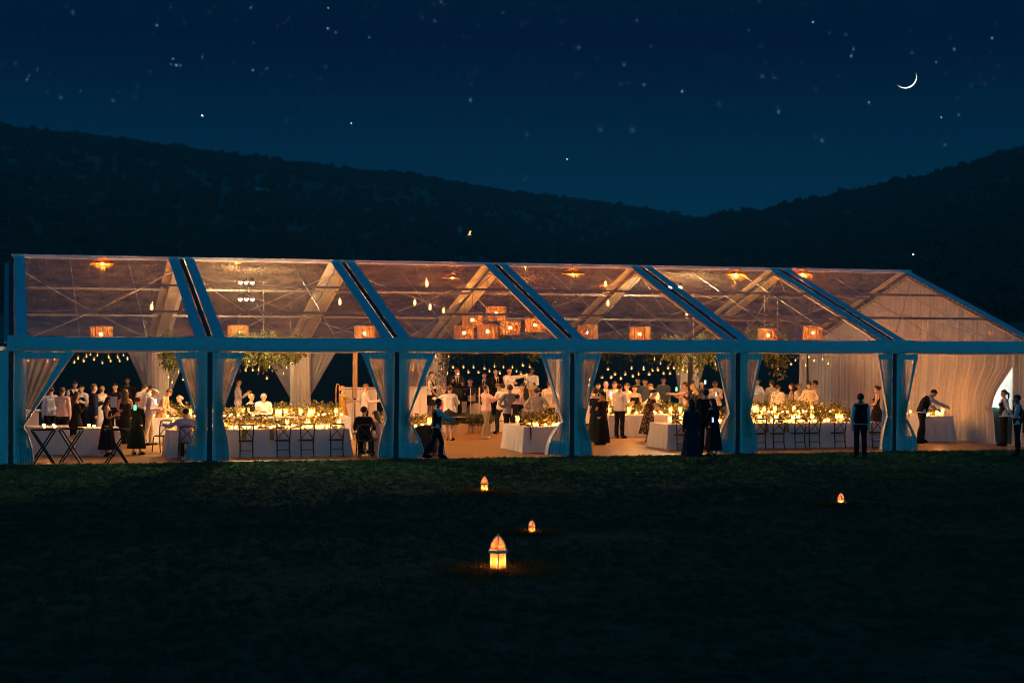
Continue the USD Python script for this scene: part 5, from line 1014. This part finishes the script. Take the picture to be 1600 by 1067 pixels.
# ---------------------------------------------------------------- far away: houses, a lamp, the lit tent beyond the doorway
M['warm_window'] = emit('lit_warm_window', (1.0, .5, .15), .12); M['house_wall'] = pbr('pale_house_wall', (.30, .32, .34), .8); M['house_roof'] = pbr('slate_roof', (.10, .12, .14), .7)
def on_hill(px, py, P):
    best = None; d = ray(px, py); flat = P.reshape(-1, 3)-EYE; t = (flat@d)/(d@d); err = np.linalg.norm(flat-t[:, None]*d, axis=1)/np.maximum(t, 1); k = np.argmin(err+(t < 50)*9); return t[k]
def house(px, py, P, w, h, label, lit):
    D = on_hill(px, py, P)-14; p = EYE+ray(px, py)*D; t = thing('hillside_house', label, 'house', tuple(p), -YAW)
    obj('wall', box((-w*.22, 0, h*.2), (w*.52, 6, h*1.4)), M['house_wall'], t); obj('wall', box((w*.26, .6, h*.05), (w*.44, 5, h*1.1)), M['house_wall'], t)
    r = m3.CrossSection([[(-w*.3, 0), (w*.3, 0), (0, h*.9)]]).extrude(6.6); m_ = r.to_mesh(); rf = trimesh.Trimesh(m_.vert_properties[:, :3], m_.tri_verts); rf.apply_transform(trimesh.transformations.rotation_matrix(PI/2, (1, 0, 0))); rf.apply_translation((-w*.22, 3.3, h*.9)); obj('roof', rf, M['house_roof'], t)
    obj('roof', box((w*.26, .6, h*.66), (w*.48, 5.6, h*.12)), M['house_roof'], t)
    for x, z, ww, hh, on in ((-w*.22, 0, .8, 1.2, 0), (w*.09, 0, 1.2, 1.3, lit), (w*.20, 0, 1.2, 1.3, lit), (w*.34, .15, 2.6, 1.7, lit), (w*.34, 1.7, 1.6, 1.1, lit)):
        obj('window', box((x, -3.05 if x < 0 else -1.95, z), (ww, .1, hh)), M['warm_window'] if on else M['house_roof'], t)
house(725, 366, LH, 13, 3.0, 'small hillside house with a row of warm lit windows', 1); house(407, 299, LH, 13, 2.2, 'faint unlit house high on the left hill', 0)
D = on_hill(1427, 399, RH)-60; p = EYE+ray(1427, 399)*D; t = thing('yard_lamp', 'single white lamp shining on the dark hill above the tent ridge', 'lamp', tuple(p))
obj('globe', ell((0, 0, 0), .0011*D*.6, 2), emit('white_yard_light', (.9, 1, .95), .5), t); obj('pole', tube([(0, 0, -6), (0, 0, -.4)], .08, 6), M['black_metal'], t)
def catering():
    x = LEN+16.0; d = ray(1562, 620); y = EYE[1]+d[1]*(x-EYE[0])/d[0]
    t = thing('catering_tent', 'brightly lit white tent on the grass seen through the gable doorway', 'tent', (x, y, 0), -.25)
    for k in range(5): obj('wall_panel', box((0, -4+2*k, 1.35), (.04, 1.98, 2.7)), M['pvc'], t)
    for k in range(3): obj('side_panel', box((-4.0+2*k-.0, 5.02, 1.35), (1.98, .04, 2.7)), M['pvc'], t)
    for sy in (-1, 1): obj('canopy', box((-2.3, sy*2.5, 2.78), (5.2, 4.98, .05)), M['pvc'], t)
    for sx in (-4.9,):
        for sy in (-5, 5): obj('post', box((sx, sy, 1.4), (.1, .1, 2.8)), M['alu_in'], t)
    l = thing('work_lamp', 'bright white work lamp hung inside the far lit tent', 'lamp', (x-2.2, y+2.6, 2.3)); obj('bulb', ell((0, 0, 0), .09, 2), emit('work_lamp_bulb', (1.0, .95, .82), 130.0), l); obj('hood', lathe([(0, .16), (.1, .15), (.2, .06), (.19, .06), (.09, .13), (0, .14)], 18), M['black_metal'], l)
catering()

# ---------------------------------------------------------------- night air
T('night_haze', {'v': ('principled_volume', {'color': (.75, .85, .9), 'density': .00014})}, volume='v.volume')
obj('haze', box((0, 0, 116), (7300, 7300, 256)), '/World/Looks/night_haze', kind='stuff', label='thin night air between the tent and the hills')
